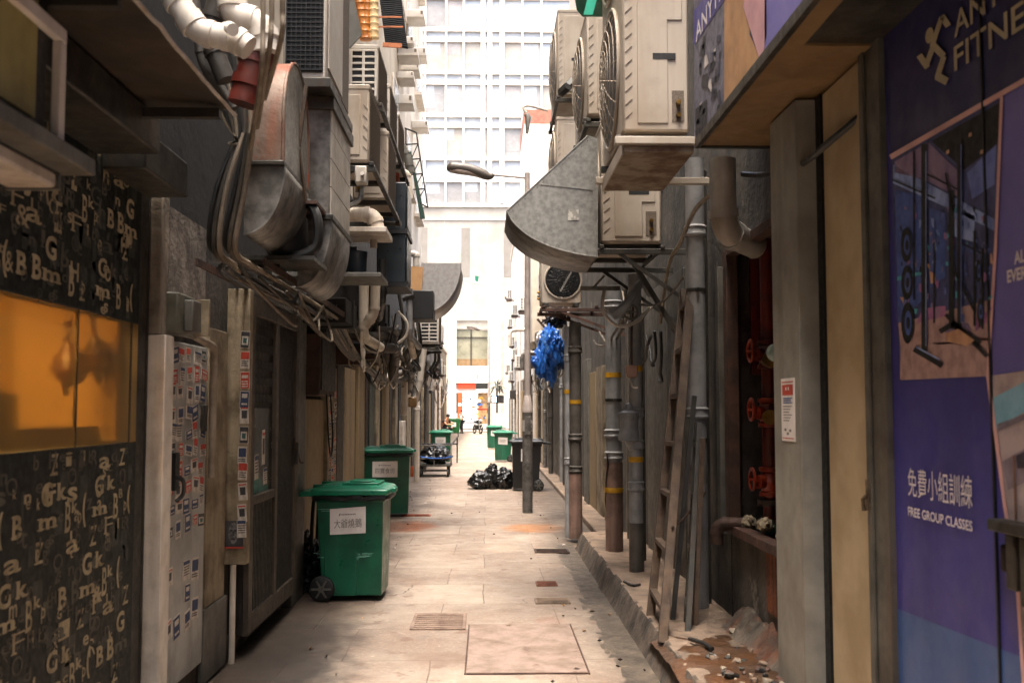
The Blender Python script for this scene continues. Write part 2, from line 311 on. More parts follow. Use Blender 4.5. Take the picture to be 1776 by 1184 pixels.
# rust and sludge on the platform under the hydrant
solo('rust_sludge',grid(1.08,1.74,5.2,7.05,44,120,lambda x,y:.195+.022*NZ.fractal(V((x*5,y*4,5)),1,2,4)-.05*abs((x-1.41)/.33)**4-.05*abs((y-6.15)/.9)**4),M('rust sludge','54361f','35271b',sc=2.2,rough=.4,bump=.6,bsc=22,streak2='6e5d4a',ab=.62,spread=(.3,.7)),None,None,kind='stuff')
for px,py,w,d,mt,lab in ((957,956,.40,.30,m_iron,'dark iron drain cover with ridged face beside the kerb end'),(722,894,.45,.22,M('orange drain paint','8c4326','6b3320',sc=9,rough=.8),'rust orange drain cover beside the second green bin'),
        (762,1078,.42,.6,M('patch concrete','7d695c','665347',sc=6,rough=.9,bump=.7,streak2='5a463a',ab=.56),'worn concrete patch cover set in the paving near the large hatch'),(948,1013,.2,.22,M('rust lid','7a4c38','5f3a2b',sc=9,rough=.8),'small rusty square lid in the middle of the paving'),(958,1043,.3,.22,m_plat,'small concrete inspection lid just before the rusty square one')):
    x,y=gp(px,py); b=MB().box(x-w/2,x+w/2,y-d/2,y+d/2,-.01,.014)
    t=thing('manhole_cover',lab,'drain cover',(x,y,0)); part('plate',b,mt,t,.004)
    r=MB()
    for i in range(7): r.box(x-w*.44,x+w*.44,y-d*.45+i*d*.9/7,y-d*.45+i*d*.9/7+d*.05,.0145,.019)
    part('ridge',r,mt,t)
# long rectangular patch bottom centre
x0,y0=gp(815,1085); x1,y1=gp(1020,1168)
t=thing('manhole_cover','large worn paving hatch with reddish rim, lowest in the alley','drain cover',((x0+x1)/2,(y0+y1)/2,0)); part('plate',MB().box(x0,x1-.0,y1,y0,-.01,.0135),M('hatch concrete','87756a','6f5d51',sc=5,rough=.9,bump=.7,streak2='5f483b',ab=.57),t,.003)
b=MB()
for q in ((x0-.012,x0-.002,y1-.012,y0+.012),(x1+.002,x1+.012,y1-.02,y0+.02),(x0,x1,y1-.012,y1-.002),(x0,x1,y0+.002,y0+.012)): b.box(*q,-.01,.011)
part('rim',b,m_rustfr,t)

b=MB(); RL=random.Random(9); mts=[m_paper,m_iron,m_card,M('dead leaf','6b4a2a','4a3019',sc=9),m_black]
for i in range(80):
    y=RL.uniform(5,26); x=RL.choice([RL.gauss(-1.35,.2),RL.gauss(.85,.14),RL.uniform(-1.5,1.0)]); s_=RL.uniform(.008,.03)
    if x<-1.6 or x>1.0: continue
    b.mi=RL.choice([0,1,2,3,3,4,1]); a=RL.uniform(0,6); c,s2=math.cos(a)*s_,math.sin(a)*s_; z=.012; k=RL.uniform(.3,.8)
    b.add([(x-c,y-s2,z),(x+s2*k,y-c*k,z+.006),(x+c,y+s2,z+.002),(x-s2*k,y+c*k,z+.01),(x,y,z-.008)],[(0,1,2,3),(0,4,1),(1,4,2),(2,4,3),(3,4,0)])
solo('litter',b,mts,'scattered leaves and paper scraps along the alley edges','litter',kind='stuff')
# ---------- templates
def condenser(label,W=.9,D=.36,H=.9,cam=1,fans=1,mt=None,grid=False,group=None,face='fan',guard=None,name='air_conditioner'):
    """outdoor unit, front towards local -y, base at z=0; cam = the local x side that shows its service panel"""
    mt=mt or m_ac; t=thing(name,label,'air conditioner',group=group)
    b=MB().box(-W/2,W/2,-D/2,D/2,.04,H); part('casing',b,mt,t,.014)
    b=MB().box(-W/2-.004,W/2+.004,-D/2-.004,D/2+.004,H-.035,H+.006); part('top_cover',b,mt,t,.006)
    for sx in (-1,1): part('foot',MB().box(sx*W*.38-.03,sx*W*.38+.03,-D/2-.03,D/2+.03,0,.045),m_dgrey,t,.004)
    if face=='fan':
        for k in range(fans):
            cz=.04+(H-.04)*(k+.5)/fans; r=min(W*.44,(H-.06)/fans*.45); cx=-W*.04*cam
            rim=MB(); rim.tube([(cx+(r+.01)*math.cos(a*PI/16),-D/2-.008,cz+(r+.01)*math.sin(a*PI/16)) for a in range(32)],.014,6,closed=True)
            part('fan_rim',rim,mt,t)
            part('fan_opening',MB().prism([(cx+r*math.cos(a*PI/16),-D/2-.003,cz+r*math.sin(a*PI/16)) for a in range(32)],(0,.002,0)),m_black,t)
            g=MB()
            for j in range(1,8):
                q=r*j/7; bul=-.055*(1-(j/7)**4)-.006
                g.tube([(cx+q*math.cos(a*PI/14),-D/2+bul,cz+q*math.sin(a*PI/14)) for a in range(28)],.0032,4,closed=True)
            for a in range(20):
                an=a*PI/10; g.tube([(cx+r*s*math.cos(an),-D/2-.055*(1-s**4)-.006,cz+r*s*math.sin(an)) for s in (.14,.5,.8,1)],.0035,4)
            part('fan_guard',g,guard or mt,t)
    else:
        g=MB()
        for j in range(int(H/.03)): g.box(-W*.46,W*.46,-D/2-.008,-D/2+.001,.07+j*.028,.07+j*.028+.007)
        part('fin_screen',g.mat(0).box(-W*.47,W*.47,-D/2-.003,-D/2+.002,.06,H-.05),m_acd,t)
    sx=cam*W/2; e=.004*cam
    if grid:
        part('coil',MB().box(min(sx,sx+e*.5),max(sx,sx+e*.5),-D*.42,D*.30,.1,H-.06),m_black,t)
        g=MB(); ny=2; nz=max(5,int(H/.075))
        for i in range(ny+1): y=-D*.44+D*.76*i/ny; g.box(min(sx,sx+.014*cam),max(sx,sx+.014*cam),y-.012,y+.012,.08,H-.04)
        for j in range(nz+1): z=.09+(H-.14)*j/nz; g.box(min(sx,sx+.011*cam),max(sx,sx+.011*cam),-D*.44,D*.32,z-.010,z+.010)
        part('side_grille',g,mt,t,.003)
    else:
        # service panel proud of the side, slanted vents, valve recess
        p=[(sx,-D*.28,.09),(sx,D*.18,.09),(sx,D*.18,H*.36),(sx,D*.40,H*.36),(sx,D*.40,H-.08),(sx,-D*.28,H-.08)]
        part('service_panel',MB().prism(p,(.007*cam,0,0)),mt,t,.003)
        l=MB()
        for j in range(int((H-.2)/.085)): z=.12+j*.085; l.bar((sx+.001*cam,-D*.46,z),(sx+.001*cam,-D*.36,z+.04),.004,.006,(cam,0,0))
        part('vent',l,m_acd,t)
        part('valve_recess',MB().box(min(sx,sx+e),max(sx,sx+e),D*.24,D*.42,.10,.30),m_acd,t)
        for z in (.14,.22): part('valve',MB().tube([(sx,D*.33,z),(sx+.035*cam,D*.33,z)],.016,8),m_brass,t)
        part('rating_label',MB().box(min(sx,sx+.0085*cam),max(sx,sx+.0085*cam),-.02,D*.3,min(H*.42,.5),min(H*.42,.5)+.04),m_inkd,t)
    return t
def ac_right(X,Y,Z,label,**k):   # front face on plane X, facing the alley centre from the right wall; Y is its near end
    t=condenser(label,cam=1,**k); W,D=k.get('W',.9),k.get('D',.36); t.location=(X+D/2,Y+W/2,Z); t.rotation_euler=(0,0,-PI/2); return t
def ac_left(X,Y,Z,label,**k):
    t=condenser(label,cam=-1,**k); W,D=k.get('W',.9),k.get('D',.36); t.location=(X-D/2,Y+W/2,Z); t.rotation_euler=(0,0,PI/2); return t
def shelf(xw,xo,y0,y1,z,label,group=None,mt=None,brace=.35):
    """wall bracket: two arms with braces and two rails, from wall x=xw out to x=xo"""
    mt=mt or m_dgrey; t=thing('wall_bracket',label,'bracket',(xw,(y0+y1)/2,z),group)
    for y in (y0+.03,y1-.03):
        part('arm',MB().box(min(xw,xo),max(xw,xo),y-.02,y+.02,z-.045,z),mt,t,.003)
        part('brace',MB().bar((xw,y,z-brace),(xw+(xo-xw)*.8,y,z-.03),.03,.03),mt,t)
    for x in (xw+(xo-xw)*.96,xw+(xo-xw)*.35): part('rail',MB().box(x-.02,x+.02,y0,y1,z+.001,z+.03),mt,t,.003)
    return t
def wheelie(label,mt,lid,side=-1,txt=None,group='wheelie bins along the alley',tilt=(-.02,.03),bagrim=True,scuff=False,lab=True):
    """two-wheel bin, front to local -y, wheels at +y; side = local x side that carries the paper label"""
    t=thing('wheelie_bin',label,'bin',group=group)
    b=MB(); z0,z1=.05,.93
    def ring(z,hw,y0,y1): return [(-hw,y0,z),(hw,y0,z),(hw,y1,z),(-hw,y1,z)]
    rs=[ring(z0,.235,-.275,.235),ring(.25,.245,-.28,.25),ring(.60,.262,-.285,.272),ring(z1-.06,.278,-.29,.29),ring(z1-.058,.292,-.305,.305),ring(z1,.295,-.31,.31)]
    vs=[p for r in rs for p in r]; fs=[(3,2,1,0)]+[(i*4+k,i*4+(k+1)%4,i*4+4+(k+1)%4,i*4+4+k) for i in range(5) for k in range(4)]+[(20,21,22,23)]
    part('body',b.add(vs,fs),mt,t,.018)
    for sx in (-1,1): part('moulded_rib',MB().box(sx*.245-.012,sx*.245+.012,-.06,.22,.05,.60),mt,t,.006)
    if bagrim:
        q=MB(); n=48; pts=[]
        for i in range(n):
            a=2*PI*i/n; c,s_=math.cos(a),math.sin(a); k=1/max(abs(c)/.302,abs(s_)/.318); pts.append((c*k,s_*k,.905+.02*NZ.noise(V((c*4,s_*4,R.random())))))
        q.tube(pts,[.022+.01*R.random() for _ in pts],6,closed=True); part('bag_rim',q,m_bag,t)
    L=MB(); rows=[]
    prof=[(-.012,.335),(.0,.345),(.035,.345),(.05,.325),(.072,.24),(.078,0)]
    n=28
    vs=[];fs=[]
    for z,k in prof:
        for i in range(n):
            a=2*PI*(i+.5)/n; c,s_=math.cos(a),math.sin(a); u=k/max(abs(c),abs(s_))*.96 if k>.001 else 0
            u=min(u,k*1.33); vs.append((c*u,s_*u*1.03,z1+.005+z))
    for j in range(len(prof)-1):
        for i in range(n): fs.append((j*n+i,j*n+(i+1)%n,j*n+n+(i+1)%n,j*n+n+i))
    fs.append(tuple(reversed(range(n)))); L.add(vs,fs)
    L.box(-.20,.20,-.24,.08,z1+.07,z1+.098); L.box(-.15,.15,-.17,.02,z1+.098,z1+.112); L.box(-.08,.08,-.375,-.30,z1+.005,z1+.045); [L.box(q-.02,q+.02,.10,.33,z1+.04,z1+.085) for q in (-.2,.2)]
    o=part('lid',L,lid,t,.006)
    part('handle',MB().box(-.24,.24,.33,.43,z1-.02,z1+.025).tube([(-.23,.42,z1+.0),(-.23,.48,z1-.01),(.23,.48,z1-.01),(.23,.42,z1)],.020,8),lid,t,.01)
    for sx in (-1,1):
        w=part('wheel',MB().lathe([(.03,-.03),(.10,-.03),(.112,-.022),(.112,.022),(.10,.03),(.03,.03)],(sx*.265,.235,.112),20,Matrix.Rotation(PI/2,4,'Y')),m_rubber,t,.004)
        h=MB().lathe([(.02,-.034),(.028,-.034),(.028,.034),(.02,.034)],(sx*.265,.235,.112),12,Matrix.Rotation(PI/2,4,'Y'))
        for a in range(6): c,s_=math.cos(a*PI/3),math.sin(a*PI/3); h.bar((sx*.298,.235,.112),(sx*.298,.235+.085*c,.112+.085*s_),.016,.008,(1,0,0))
        part('hub',h,m_grey,w)
    part('axle',MB().tube([(-.25,.235,.112),(.25,.235,.112)],.012,8),m_dgrey,t)
    if lab:
        # the paper hangs on the tapered side wall
        def on(y,z): return V((side*(.262+(z-.60)*(.016/.27)+.003),y,z))
        o0=on(side*-.16,.56); ux=V((0,side*1,0)); uz=(on(0,.80)-on(0,.56)).normalized()
        if side<0: o0=on(.17,.56); ux=V((0,-1,0))
        else: o0=on(-.17,.56); ux=V((0,1,0))
        if mt is m_binblk: w,h,o0=.16,.24,o0+ux*.05
        else: w,h=.31,.225
        o0=o0+uz*.02; rot=uz*tilt[0]+ux; ux=rot.normalized()
        nrm=V((side,0,0))
        p=part('paper_label',MB().prism([o0,o0+ux*w,o0+ux*w+uz*(h+.008),o0+uz*h],nrm*.002),m_paper,t)
        i=MB(); O=o0+nrm*.0035
        if txt: text(i,txt,O+ux*.035+uz*.06,ux,uz,.06,.002,width=w-.07)
        for k in range(9): i.face([O+ux*(.10+k*.014)+uz*.165,O+ux*(.11+k*.014)+uz*.165,O+ux*(.11+k*.014)+uz*.177,O+ux*(.10+k*.014)+uz*.177]) if txt else 0
        if txt: i.face([O+ux*.075+uz*.158,O+ux*.09+uz*.165,O+ux*.095+uz*.185,O+ux*.08+uz*.178])
        else:
            for k in range(3): i.face([O+ux*.04+uz*(.07+k*.035),O+ux*(w-.06)+uz*(.07+k*.035),O+ux*(w-.06)+uz*(.082+k*.035),O+ux*.04+uz*(.082+k*.035)])
        part('print',i,m_ink,p,fixn=False)
        if scuff:
            b=MB()
            for k in range(46):
                y=R.uniform(-.22,.2); z=.40+R.gauss(0,.022); l=R.uniform(.03,.15); a=on(y,z)+nrm*(-.006); c=on(y+l,z+R.uniform(-.01,.02))+nrm*(-.006)
                x=side*(.258+(z-.6)*.045+.0035); a.x=c.x=x; b.face([a,c,c+V((0,0,.003)),a+V((0,0,.004))])
            for k in range(6):
                y=R.uniform(-.2,.15); z=.79+R.gauss(0,.006); a=on(y,z); c=on(y+.15,z+.004); b.face([a,c,c+V((0,0,.003)),a+V((0,0,.005))])
            part('scuff',b,M('pale scuffs','7fae9c','3f8a70',sc=9,rough=.5),t,fixn=False)
    return t
def drain(x,y,z0,z1,r,mt,label,bands=(),tapes=(),lower=None,group=None,name='drain_pipe',n=16,clamps=()):
    t=thing(name,label,'pipe',(x,y,z0),group)
    part('pipe',MB().tube([(x,y,z0),(x+.0,y,z1)],r,n),mt,t)
    if lower: part('lower_pipe',MB().tube([(x,y,z0-.005),(x,y,lower[0])],r*lower[1],n),lower[2],t)
    for z in bands: part('collar',MB().lathe([(r*1.02,z-.04),(r*1.22,z-.035),(r*1.26,z-.02),(r*1.16,z-.01),(r*1.16,z+.03),(r*1.26,z+.035),(r*1.02,z+.05)],(x,y,0),n),mt,t)
    for z,k in tapes: part('tape_band',MB().lathe([(r*k,z),(r*k+.003,z+.001),(r*k+.003,z+.05),(r*k,z+.051)],(x,y,0),n),m_tape,t)
    for z in clamps: part('clamp',MB().lathe([(r*1.01,z-.015),(r*1.08,z-.014),(r*1.08,z+.014),(r*1.01,z+.015)],(x,y,0),n).box(x-.012,x+.012,y-r*1.5,y-r*1.05,z-.012,z+.012),m_dgrey,t)
    return t
def bezier(p,n=14):
    """smooth curve through points"""
    p=[V(q) for q in p]; out=[]
    for i in range(len(p)-1):
        a,b,c,d=p[max(i-1,0)],p[i],p[i+1],p[min(i+2,len(p)-1)]
        for k in range(n):
            t=k/n; out.append(.5*((2*b)+(c-a)*t+(2*a-5*b+4*c-d)*t*t+(3*b-a-3*c+d)*t**3))
    return out+[p[-1]]
def cable(pts,r,mt,label,group=None,smooth=True,n=6,name='cable'):
    return solo(name,MB().tube(bezier(pts) if smooth else pts,r,n),mt,label,'cable',group)
def sag(a,b,s,n=12,j=0):
    a,b=V(a),V(b); return [a.lerp(b,i/n)+V((R.uniform(-j,j),R.uniform(-j,j),-s*4*(i/n)*(1-i/n))) for i in range(n+1)]
def pipe_run(pts,r,mt,label,group=None,rad=None,name='pipe_run',n=12,collars=True):
    """pipe with rounded elbows"""
    P=[V(p) for p in pts]; rad=rad or r*2.2; out=[P[0]]; el=[]
    for i in range(1,len(P)-1):
        a=(P[i-1]-P[i]).normalized(); c=(P[i+1]-P[i]).normalized(); q=min(rad,(P[i-1]-P[i]).length*.49,(P[i+1]-P[i]).length*.49); s,e=P[i]+a*q,P[i]+c*q; seg=[]
        for k in range(7):
            t=k/6; seg.append(s*(1-t)**2+P[i]*2*t*(1-t)+e*t*t)
        out+=seg; el.append((s,seg[1],e,seg[-2]))
    out.append(P[-1]); t=thing(name,label,'pipe',tuple(P[0]),group); part('pipe',MB().tube(out,r,n),mt,t)
    if collars:
        for s,s1,e,e1 in el:
            for u,w in ((s,s1),(e,e1)): d=(w-u).normalized(); part('collar',MB().tube([u-d*r*.1,u+d*r*.5],r*1.13,n),mt,t)
    return t
def quarter_hood(name,label,cx,cz,rx,rz,y0,y1,mt,flat_top=False,n=18,th=.006,group=None):
    """quarter-round sheet hood: flat quarter-disc cheeks at y0 and y1, curved sheet between; corner at (cx,cz), radii signed"""
    t=thing(name,label,'duct hood',(cx,(y0+y1)/2,cz),group)
    arc=[(cx+rx*math.cos(a*PI/2/n),cz+rz*math.sin(a*PI/2/n)) for a in range(n+1)]
    for y in (y0,y1-th): part('cheek',MB().prism([(cx,y,cz)]+[(x,y,z) for x,z in arc],(0,th,0)),mt,t)
    c=MB(); vs=[];fs=[]
    for x,z in arc: vs+=[(x,y0+th,z),(x,y1-th,z)]
    fs=[(2*i,2*i+1,2*i+3,2*i+2) for i in range(n)]; c.add(vs,fs); o=part('curved_sheet',c,mt,t)
    s=o.modifiers.new('Solid','SOLIDIFY'); s.thickness=th
    e=MB(); e.tube([(x,y0-.001,z) for x,z in arc],.007,6); part('seam',e,mt,t)
    return t
# ---------- paper flyers
FLY=[]
def flyer_mesh(kind):
    b=MB(); w,h=1.,1.
    b.mat(0).box(-.002,.0,-.5,.5,-.5,.5)
    def rect(y0,y1,z0,z1,mi,k=.0012): b.mat(mi).face([(k,y0,z0),(k,y1,z0),(k,y1,z1),(k,y0,z1)])
    if kind==0: rect(-.46,.46,.05,.46,1); [rect(-.38,.38-.1*(i%2),-.1-i*.12,-.05-i*.12,2) for i in range(3)]
    if kind==1: rect(-.46,.46,-.46,.46,1); rect(-.36,.36,.12,.3,0,.002); [rect(-.36,.3,-.1-i*.14,-.03-i*.14,0,.002) for i in range(3)]
    if kind==2: rect(-.4,.4,-.1,.4,3); [rect(-.4,.35,-.25-i*.1,-.2-i*.1,2) for i in range(2)]
    if kind==3: rect(-.3,.3,-.2,.25,2); rect(-.4,.4,.34,.42,1)
    if kind==4: rect(-.46,.46,-.46,.46,3); rect(-.3,.3,.1,.34,0,.002); rect(-.3,.3,-.3,-.2,0,.002)
    if kind==5: rect(-.45,.45,.28,.46,3); [rect(-.4,.4,.15-i*.13,.2-i*.13,2) for i in range(4)]
    if kind==6: rect(-.46,.46,-.46,.46,2); rect(-.35,.35,-.3,.2,0,.002); rect(-.2,.2,-.2,.1,4,.003)
    return b.mesh('flyer',[m_fly,m_flyr,m_flyd,m_flyb,m_flyg],V((0,0,0)),False)
m_fly=M('flyer paper','c2bab0','a79d92',sc=3,rough=.8,streak='7d6f60',amt=.5,ssc=6); m_flyr=M('flyer red','b5402f','933326',sc=5,rough=.8); m_flyd=M('flyer ink','3c3a3d','2b292c',sc=5,rough=.8); m_flyb=M('flyer navy','33405f','28334d',sc=5,rough=.8); m_flyg=M('flyer teal','3f6461','2f4d4b',sc=5,rough=.8)
FLY=[flyer_mesh(k) for k in range(7)]
def flyer(parent,x,y,z,w,h,face=1,rot=0):
    o=bpy.data.objects.new('flyer',R.choice(FLY)); COL.objects.link(o); o.parent=parent
    o.location=V((x,y,z))-ORG[parent.name]; o.scale=(1,w,h); o.rotation_euler=(rot,0,0 if face==1 else PI)
    if face==2: o.rotation_euler=(rot,0,-PI/2)
    return o
def flyers(parent,x,y0,y1,z0,z1,cols,rows,fill=.9,face=1,jit=.12):
    w=(y1-y0)/cols; h=(z1-z0)/rows
    for c in range(cols):
        for r in range(rows):
            if R.random()<fill:
                flyer(parent,x+R.uniform(0,.003),y0+(c+.5+R.uniform(-jit,jit))*w,z0+(r+.5+R.uniform(-jit,jit))*h,w*R.uniform(.55,1.0),h*R.uniform(.5,1.02),face,R.gauss(0,.09))
# ================= LEFT SIDE =================
WL=-1.72
# ---- eatery building with the lettered window
eb=thing('eatery_building','dark eatery building with letter-print boards and an amber lit window strip','building',(WL,2,0))
part('wall',MB().box(-9,-2.4,-45,5.28,0,13).box(-2.4,WL-.02,-45,1.0,0,13).box(-2.4,WL-.02,1.0,5.28,2.96,13),m_dark,eb)
part('lower_board',MB().box(-2.4,WL,1.0,5.16,0,1.492),m_letter,eb,.004)
part('upper_board',MB().box(-1.80,WL,1.0,5.16,2.072,2.955),m_letter,eb,.004)
part('end_wall',MB().box(-2.4,WL-.004,5.162,5.28,0,2.955),m_dgrey,eb)
m_amber=M('amber lacquer wall','b89a5e','94783f',sc=1.5,rough=.5); m_amberd=M('olive counter front','453a22','352d1b',sc=3,rough=.5)
part('window_interior',MB().mat(0).box(-2.39,-2.30,1.0,5.16,1.494,2.50).box(-2.3,-1.802,1.0,5.155,2.45,2.5).box(-2.3,-1.802,5.10,5.16,1.494,2.45).mat(1).box(-2.29,WL-.22,1.0,4.25,1.494,1.66).box(-2.29,WL-.16,4.26,5.09,1.494,1.57).mat(1).box(-2.29,WL-.2,1.0,4.02,1.66,1.84).box(-2.29,-2.05,4.1,4.6,1.57,1.72),[m_amber,m_amberd],eb)
part('tube_lamp',MB().tube([(-2.0,2.4,2.30),(-2.0,4.5,2.30)],.02,10),EM('warm tube','ffd8a2',19.),eb)
m_amberglass=bpy.data.materials.new('frosted amber glass'); m_amberglass.use_nodes=True; B_=m_amberglass.node_tree.nodes['Principled BSDF']
for k_,v_ in (('Base Color',H('f4d590')),('Roughness',.33),('IOR',1.02),('Transmission Weight',.93),('Specular IOR Level',.5),('Coat Weight',.6),('Coat Roughness',.15)): B_.inputs[k_].default_value=v_
part('window_glass',MB().box(WL-.009,WL-.003,1.0,5.16,1.494,2.07),m_amberglass,eb)
part('window_joint',MB().box(WL-.014,WL-.001,4.40,4.415,1.493,2.071).box(WL-.014,WL-.001,5.05,5.075,1.493,2.071),m_amberd,eb)
m_goose=M('dark glazed roast skin','4a2a12','2a1609',sc=8,rough=.3)
def goose(px,y0,y1,X,lean,lab):
    """roast goose hung by the neck: long thin neck, plump drooping body, wing stubs and legs"""
    p=aX(px,y0,X); q=aX(px,y1,X); h=p.z-q.z; w=h*.26; t=thing('hung_goose',lab,'roast goose',(p.x,p.y,q.z)); P=lambda u,v: V((p.x,p.y+u*h+lean*v*h,p.z-v*h))
    part('body',MB().tube(bezier([P(0,0),P(.02,.12),P(-.02,.25),P(0,.36),P(.03,.52),P(.05,.70),P(.03,.86),P(.0,.95),P(-.02,1)],4),[w*k for k in [.2]*4+[.17]*4+[.15]*4+[.3,.42,.5,.6]+[.75,.85,.92,.97]+[1,1,.98,.92]+[.85,.75,.6,.5]+[.4,.3,.25,.2]+[.1]],14),m_goose,t)
    part('wing',MB().tube(bezier([P(.20,.50),P(.28,.62),P(.22,.74)],5),[w*.25,w*.3,w*.32,w*.3,w*.28,w*.25,w*.22,w*.2,w*.18,w*.15,w*.1],8),m_goose,t); part('leg',MB().tube([P(-.1,.85),P(-.14,1.0),P(-.10,1.12)],[w*.35,w*.22,w*.12],8),m_goose,t)
    part('hook',MB().tube(bezier([(p.x,p.y,2.22),(p.x,p.y+.01,p.z+.03),(p.x,p.y,p.z-.02)],6),.005,5),m_dgrey,t)
goose(118,556,672,-1.88,.10,'roast goose hanging straight behind the amber panel, middle of the strip'); goose(160,548,652,-1.86,.38,'roast goose swung sideways behind the amber panel'); goose(196,560,648,-1.90,.30,'roast goose hung nearest the cream post behind the amber panel')
solo('hanging_rail',MB().tube([(-1.88,2.5,2.225),(-1.88,5.09,2.225)],.012,8),m_dgrey,'steel rail the roast geese hang from','rail')
# printed letters: a repeat that wanders over both boards
LET=[('a',0,0,.078,.14,.018,0),('Z',.26,0,.085,.07,.012,0),('G',.18,-.115,.088,.105,.03,0),('k',.33,-.10,.065,.09,.045,0),('B',.07,-.21,.09,.08,.03,0),('m',.165,-.205,.062,.16,.03,0),('c',.345,-.19,.045,.05,.02,1),('B',.415,-.24,.125,.055,.012,0),('k',.48,-.165,.05,.06,.03,0),('p',.55,-.215,.065,.035,.0,0),('(',.595,-.20,.10,.04,.05,0),('F',.31,-.30,.085,.10,-.012,0),('l',.47,-.29,.05,.018,.02,0),
 ('n',.03,-.09,.05,.06,.02,1),('O',.43,-.05,.07,.09,0,1),('R',.55,.02,.07,.07,.02,1),('D',.10,.10,.05,.05,.02,1),('s',.38,.06,.06,.05,.02,1),('H',.12,-.30,.07,.07,.02,1),('e',.22,-.28,.05,.06,.02,1),('b',.53,-.30,.06,.05,.01,1)]
def letters(mb,dim,z0,z1,x):
    z=z0-.05; r=0
    while z<z1+.33:
        y=.9+.25*r
        y=1.0-.66+((.23*r)%.66)
        while y<5.2:
            vr=(r*3+int(y*7))%3; du=(0,.11,-.07)[vr]
            for t,u,v,h,w,bo,d in LET:
                u=(u+du*(1 if v>-.1 else -1))%.64; h*=(1,.92,1.1)[vr] ; d=d if R.random()>.12 else 1-d
                yy,zz=y+u,z+v; tgt=dim if d else mb
                if zz<z0-.001 or zz+h>z1+.001 or yy+w>5.13 or yy<1.02: continue
                if R.random()<.06: continue
                o=V((x,yy,zz)); text(tgt,t,o,(0,1,0),(0,0,1),h,bo,width=w)
                if t in 'BFkmpZ' and not d:
                    def srf(a,c,q): tgt.face([o+V((.0003,a*w,q)),o+V((.0003,c*w,q)),o+V((.0003,c*w,q+h*.09)),o+V((.0003,a*w,q+h*.09))])
                    srf(-.10,.34,0)
                    if t in 'km': srf(.66,1.08,0)
                    if t=='m': srf(.38,.62,0)
                    if t!='Z': srf(-.10,.2,h*(.91 if t in 'BF' else .66 if t in 'mp' else .95))
            y+=.66
        z+=.33; r+=1
lt,dm=MB(),MB(); RD=random.Random(4)
for _ in range(430):
    z0,z1=RD.choice([(.12,1.488),(.12,1.488),(2.078,2.9)]); h=RD.uniform(.035,.085); w=h*RD.uniform(.5,1.5); zz,yy=RD.uniform(z0,z1-h),RD.uniform(1.5,5.1-w); text(dm if RD.random()<.7 else lt,RD.choice('BmkazFRGpnesOHdbitlc&'),(WL+.0018,yy,zz),(0,1,0),(0,0,1),h,RD.uniform(0,.03),width=w)
lt=lt; letters(lt,dm,.12,1.488,WL+.0025); letters(lt,dm,2.078,2.9,WL+.0025)
bl=MB()
for i in range(420):
    y=R.uniform(1.1,5.1); z=R.choice([R.uniform(.12,1.46),R.uniform(2.08,2.9)]); w,h=R.uniform(.02,.09),R.uniform(.03,.12)
    if (z<1.48 and z+h>1.485) or y+w>5.13 : continue
    bl.face([(WL+.0012,y+w,z),(WL+.0012,y,z),(WL+.0012,y,z+h),(WL+.0012,y+w,z+h)])
part('lettering',lt,m_cream_txt,eb,fixn=False); part('dim_lettering',dm,m_dim_txt,eb,fixn=False); part('type_blocks',bl,M('type block print','2c312d','1b1f1d',sc=9,rough=.6),eb,fixn=False)
# white framed yellow board, ledge and dark boxes above
b=MB(); X=-1.30
part('hatch_box',MB().box(WL-.02,X-.03,1.6,3.10,2.47,2.90),m_black,eb)
hb=part('hatch_board',MB().box(X-.029,X-.022,1.6,3.02,2.50,2.86),M('yellowed board','a3985a','8a7f48',sc=3,rough=.6,streak='4a4424',amt=.5,ssc=5),eb)
part('hatch_frame',MB().box(X-.028,X,1.6,3.18,2.775,2.82).box(X-.028,X,3.135,3.18,2.46,2.774),M('white frame paint','ddd3c8','cbc1b6',sc=5,rough=.5),eb,.004)
t=thing('strip_lamp','unlit white strip lamp on grey ledge under the yellow framed board','strip lamp',(-1.42,2.5,2.36))
part('ledge',MB().box(WL,-1.27,1.5,3.36,2.405,2.458),m_grey,t,.006); part('housing',MB().box(-1.53,-1.37,1.5,3.30,2.352,2.403),m_whitepaint,t,.012); part('end_cap',MB().box(-1.535,-1.365,3.30,3.325,2.348,2.404),m_grey,t,.004)
part('fascia_box',MB().box(WL,-1.44,2.0,4.55,2.77,2.93).box(WL,-1.52,4.6,5.25,2.72,2.9),m_dgrey,eb,.01)
aw=thing('awning','sagging dark sheet awning over the lettered shop window','awning',(WL,3,2.9))
part('sheet',grid(-1.9,-1.09,1.2,4.4,10,30,lambda x,y:2.955+.02*NZ.noise(V((x*3,y*2,1)))-.06*(x+1.7)),M('sooty awning sheet','3a2d1e','1d1610',sc=2,rough=.7,streak='0f0c09',amt=.7),aw)
e=MB(); e.tube([(-1.09+.006*NZ.noise(V((0,y*9,2))),y,2.917+.012*NZ.noise(V((0,y*6,7)))) for y in [1.2+i*.05 for i in range(66)]],.008,5); part('edge_trim',e,m_whitepaint,aw)
for y in (2.2,3.1,4.3): part('batten',MB().box(-1.72,-1.12,y,y+.04,2.87,2.91),m_dgrey,aw)
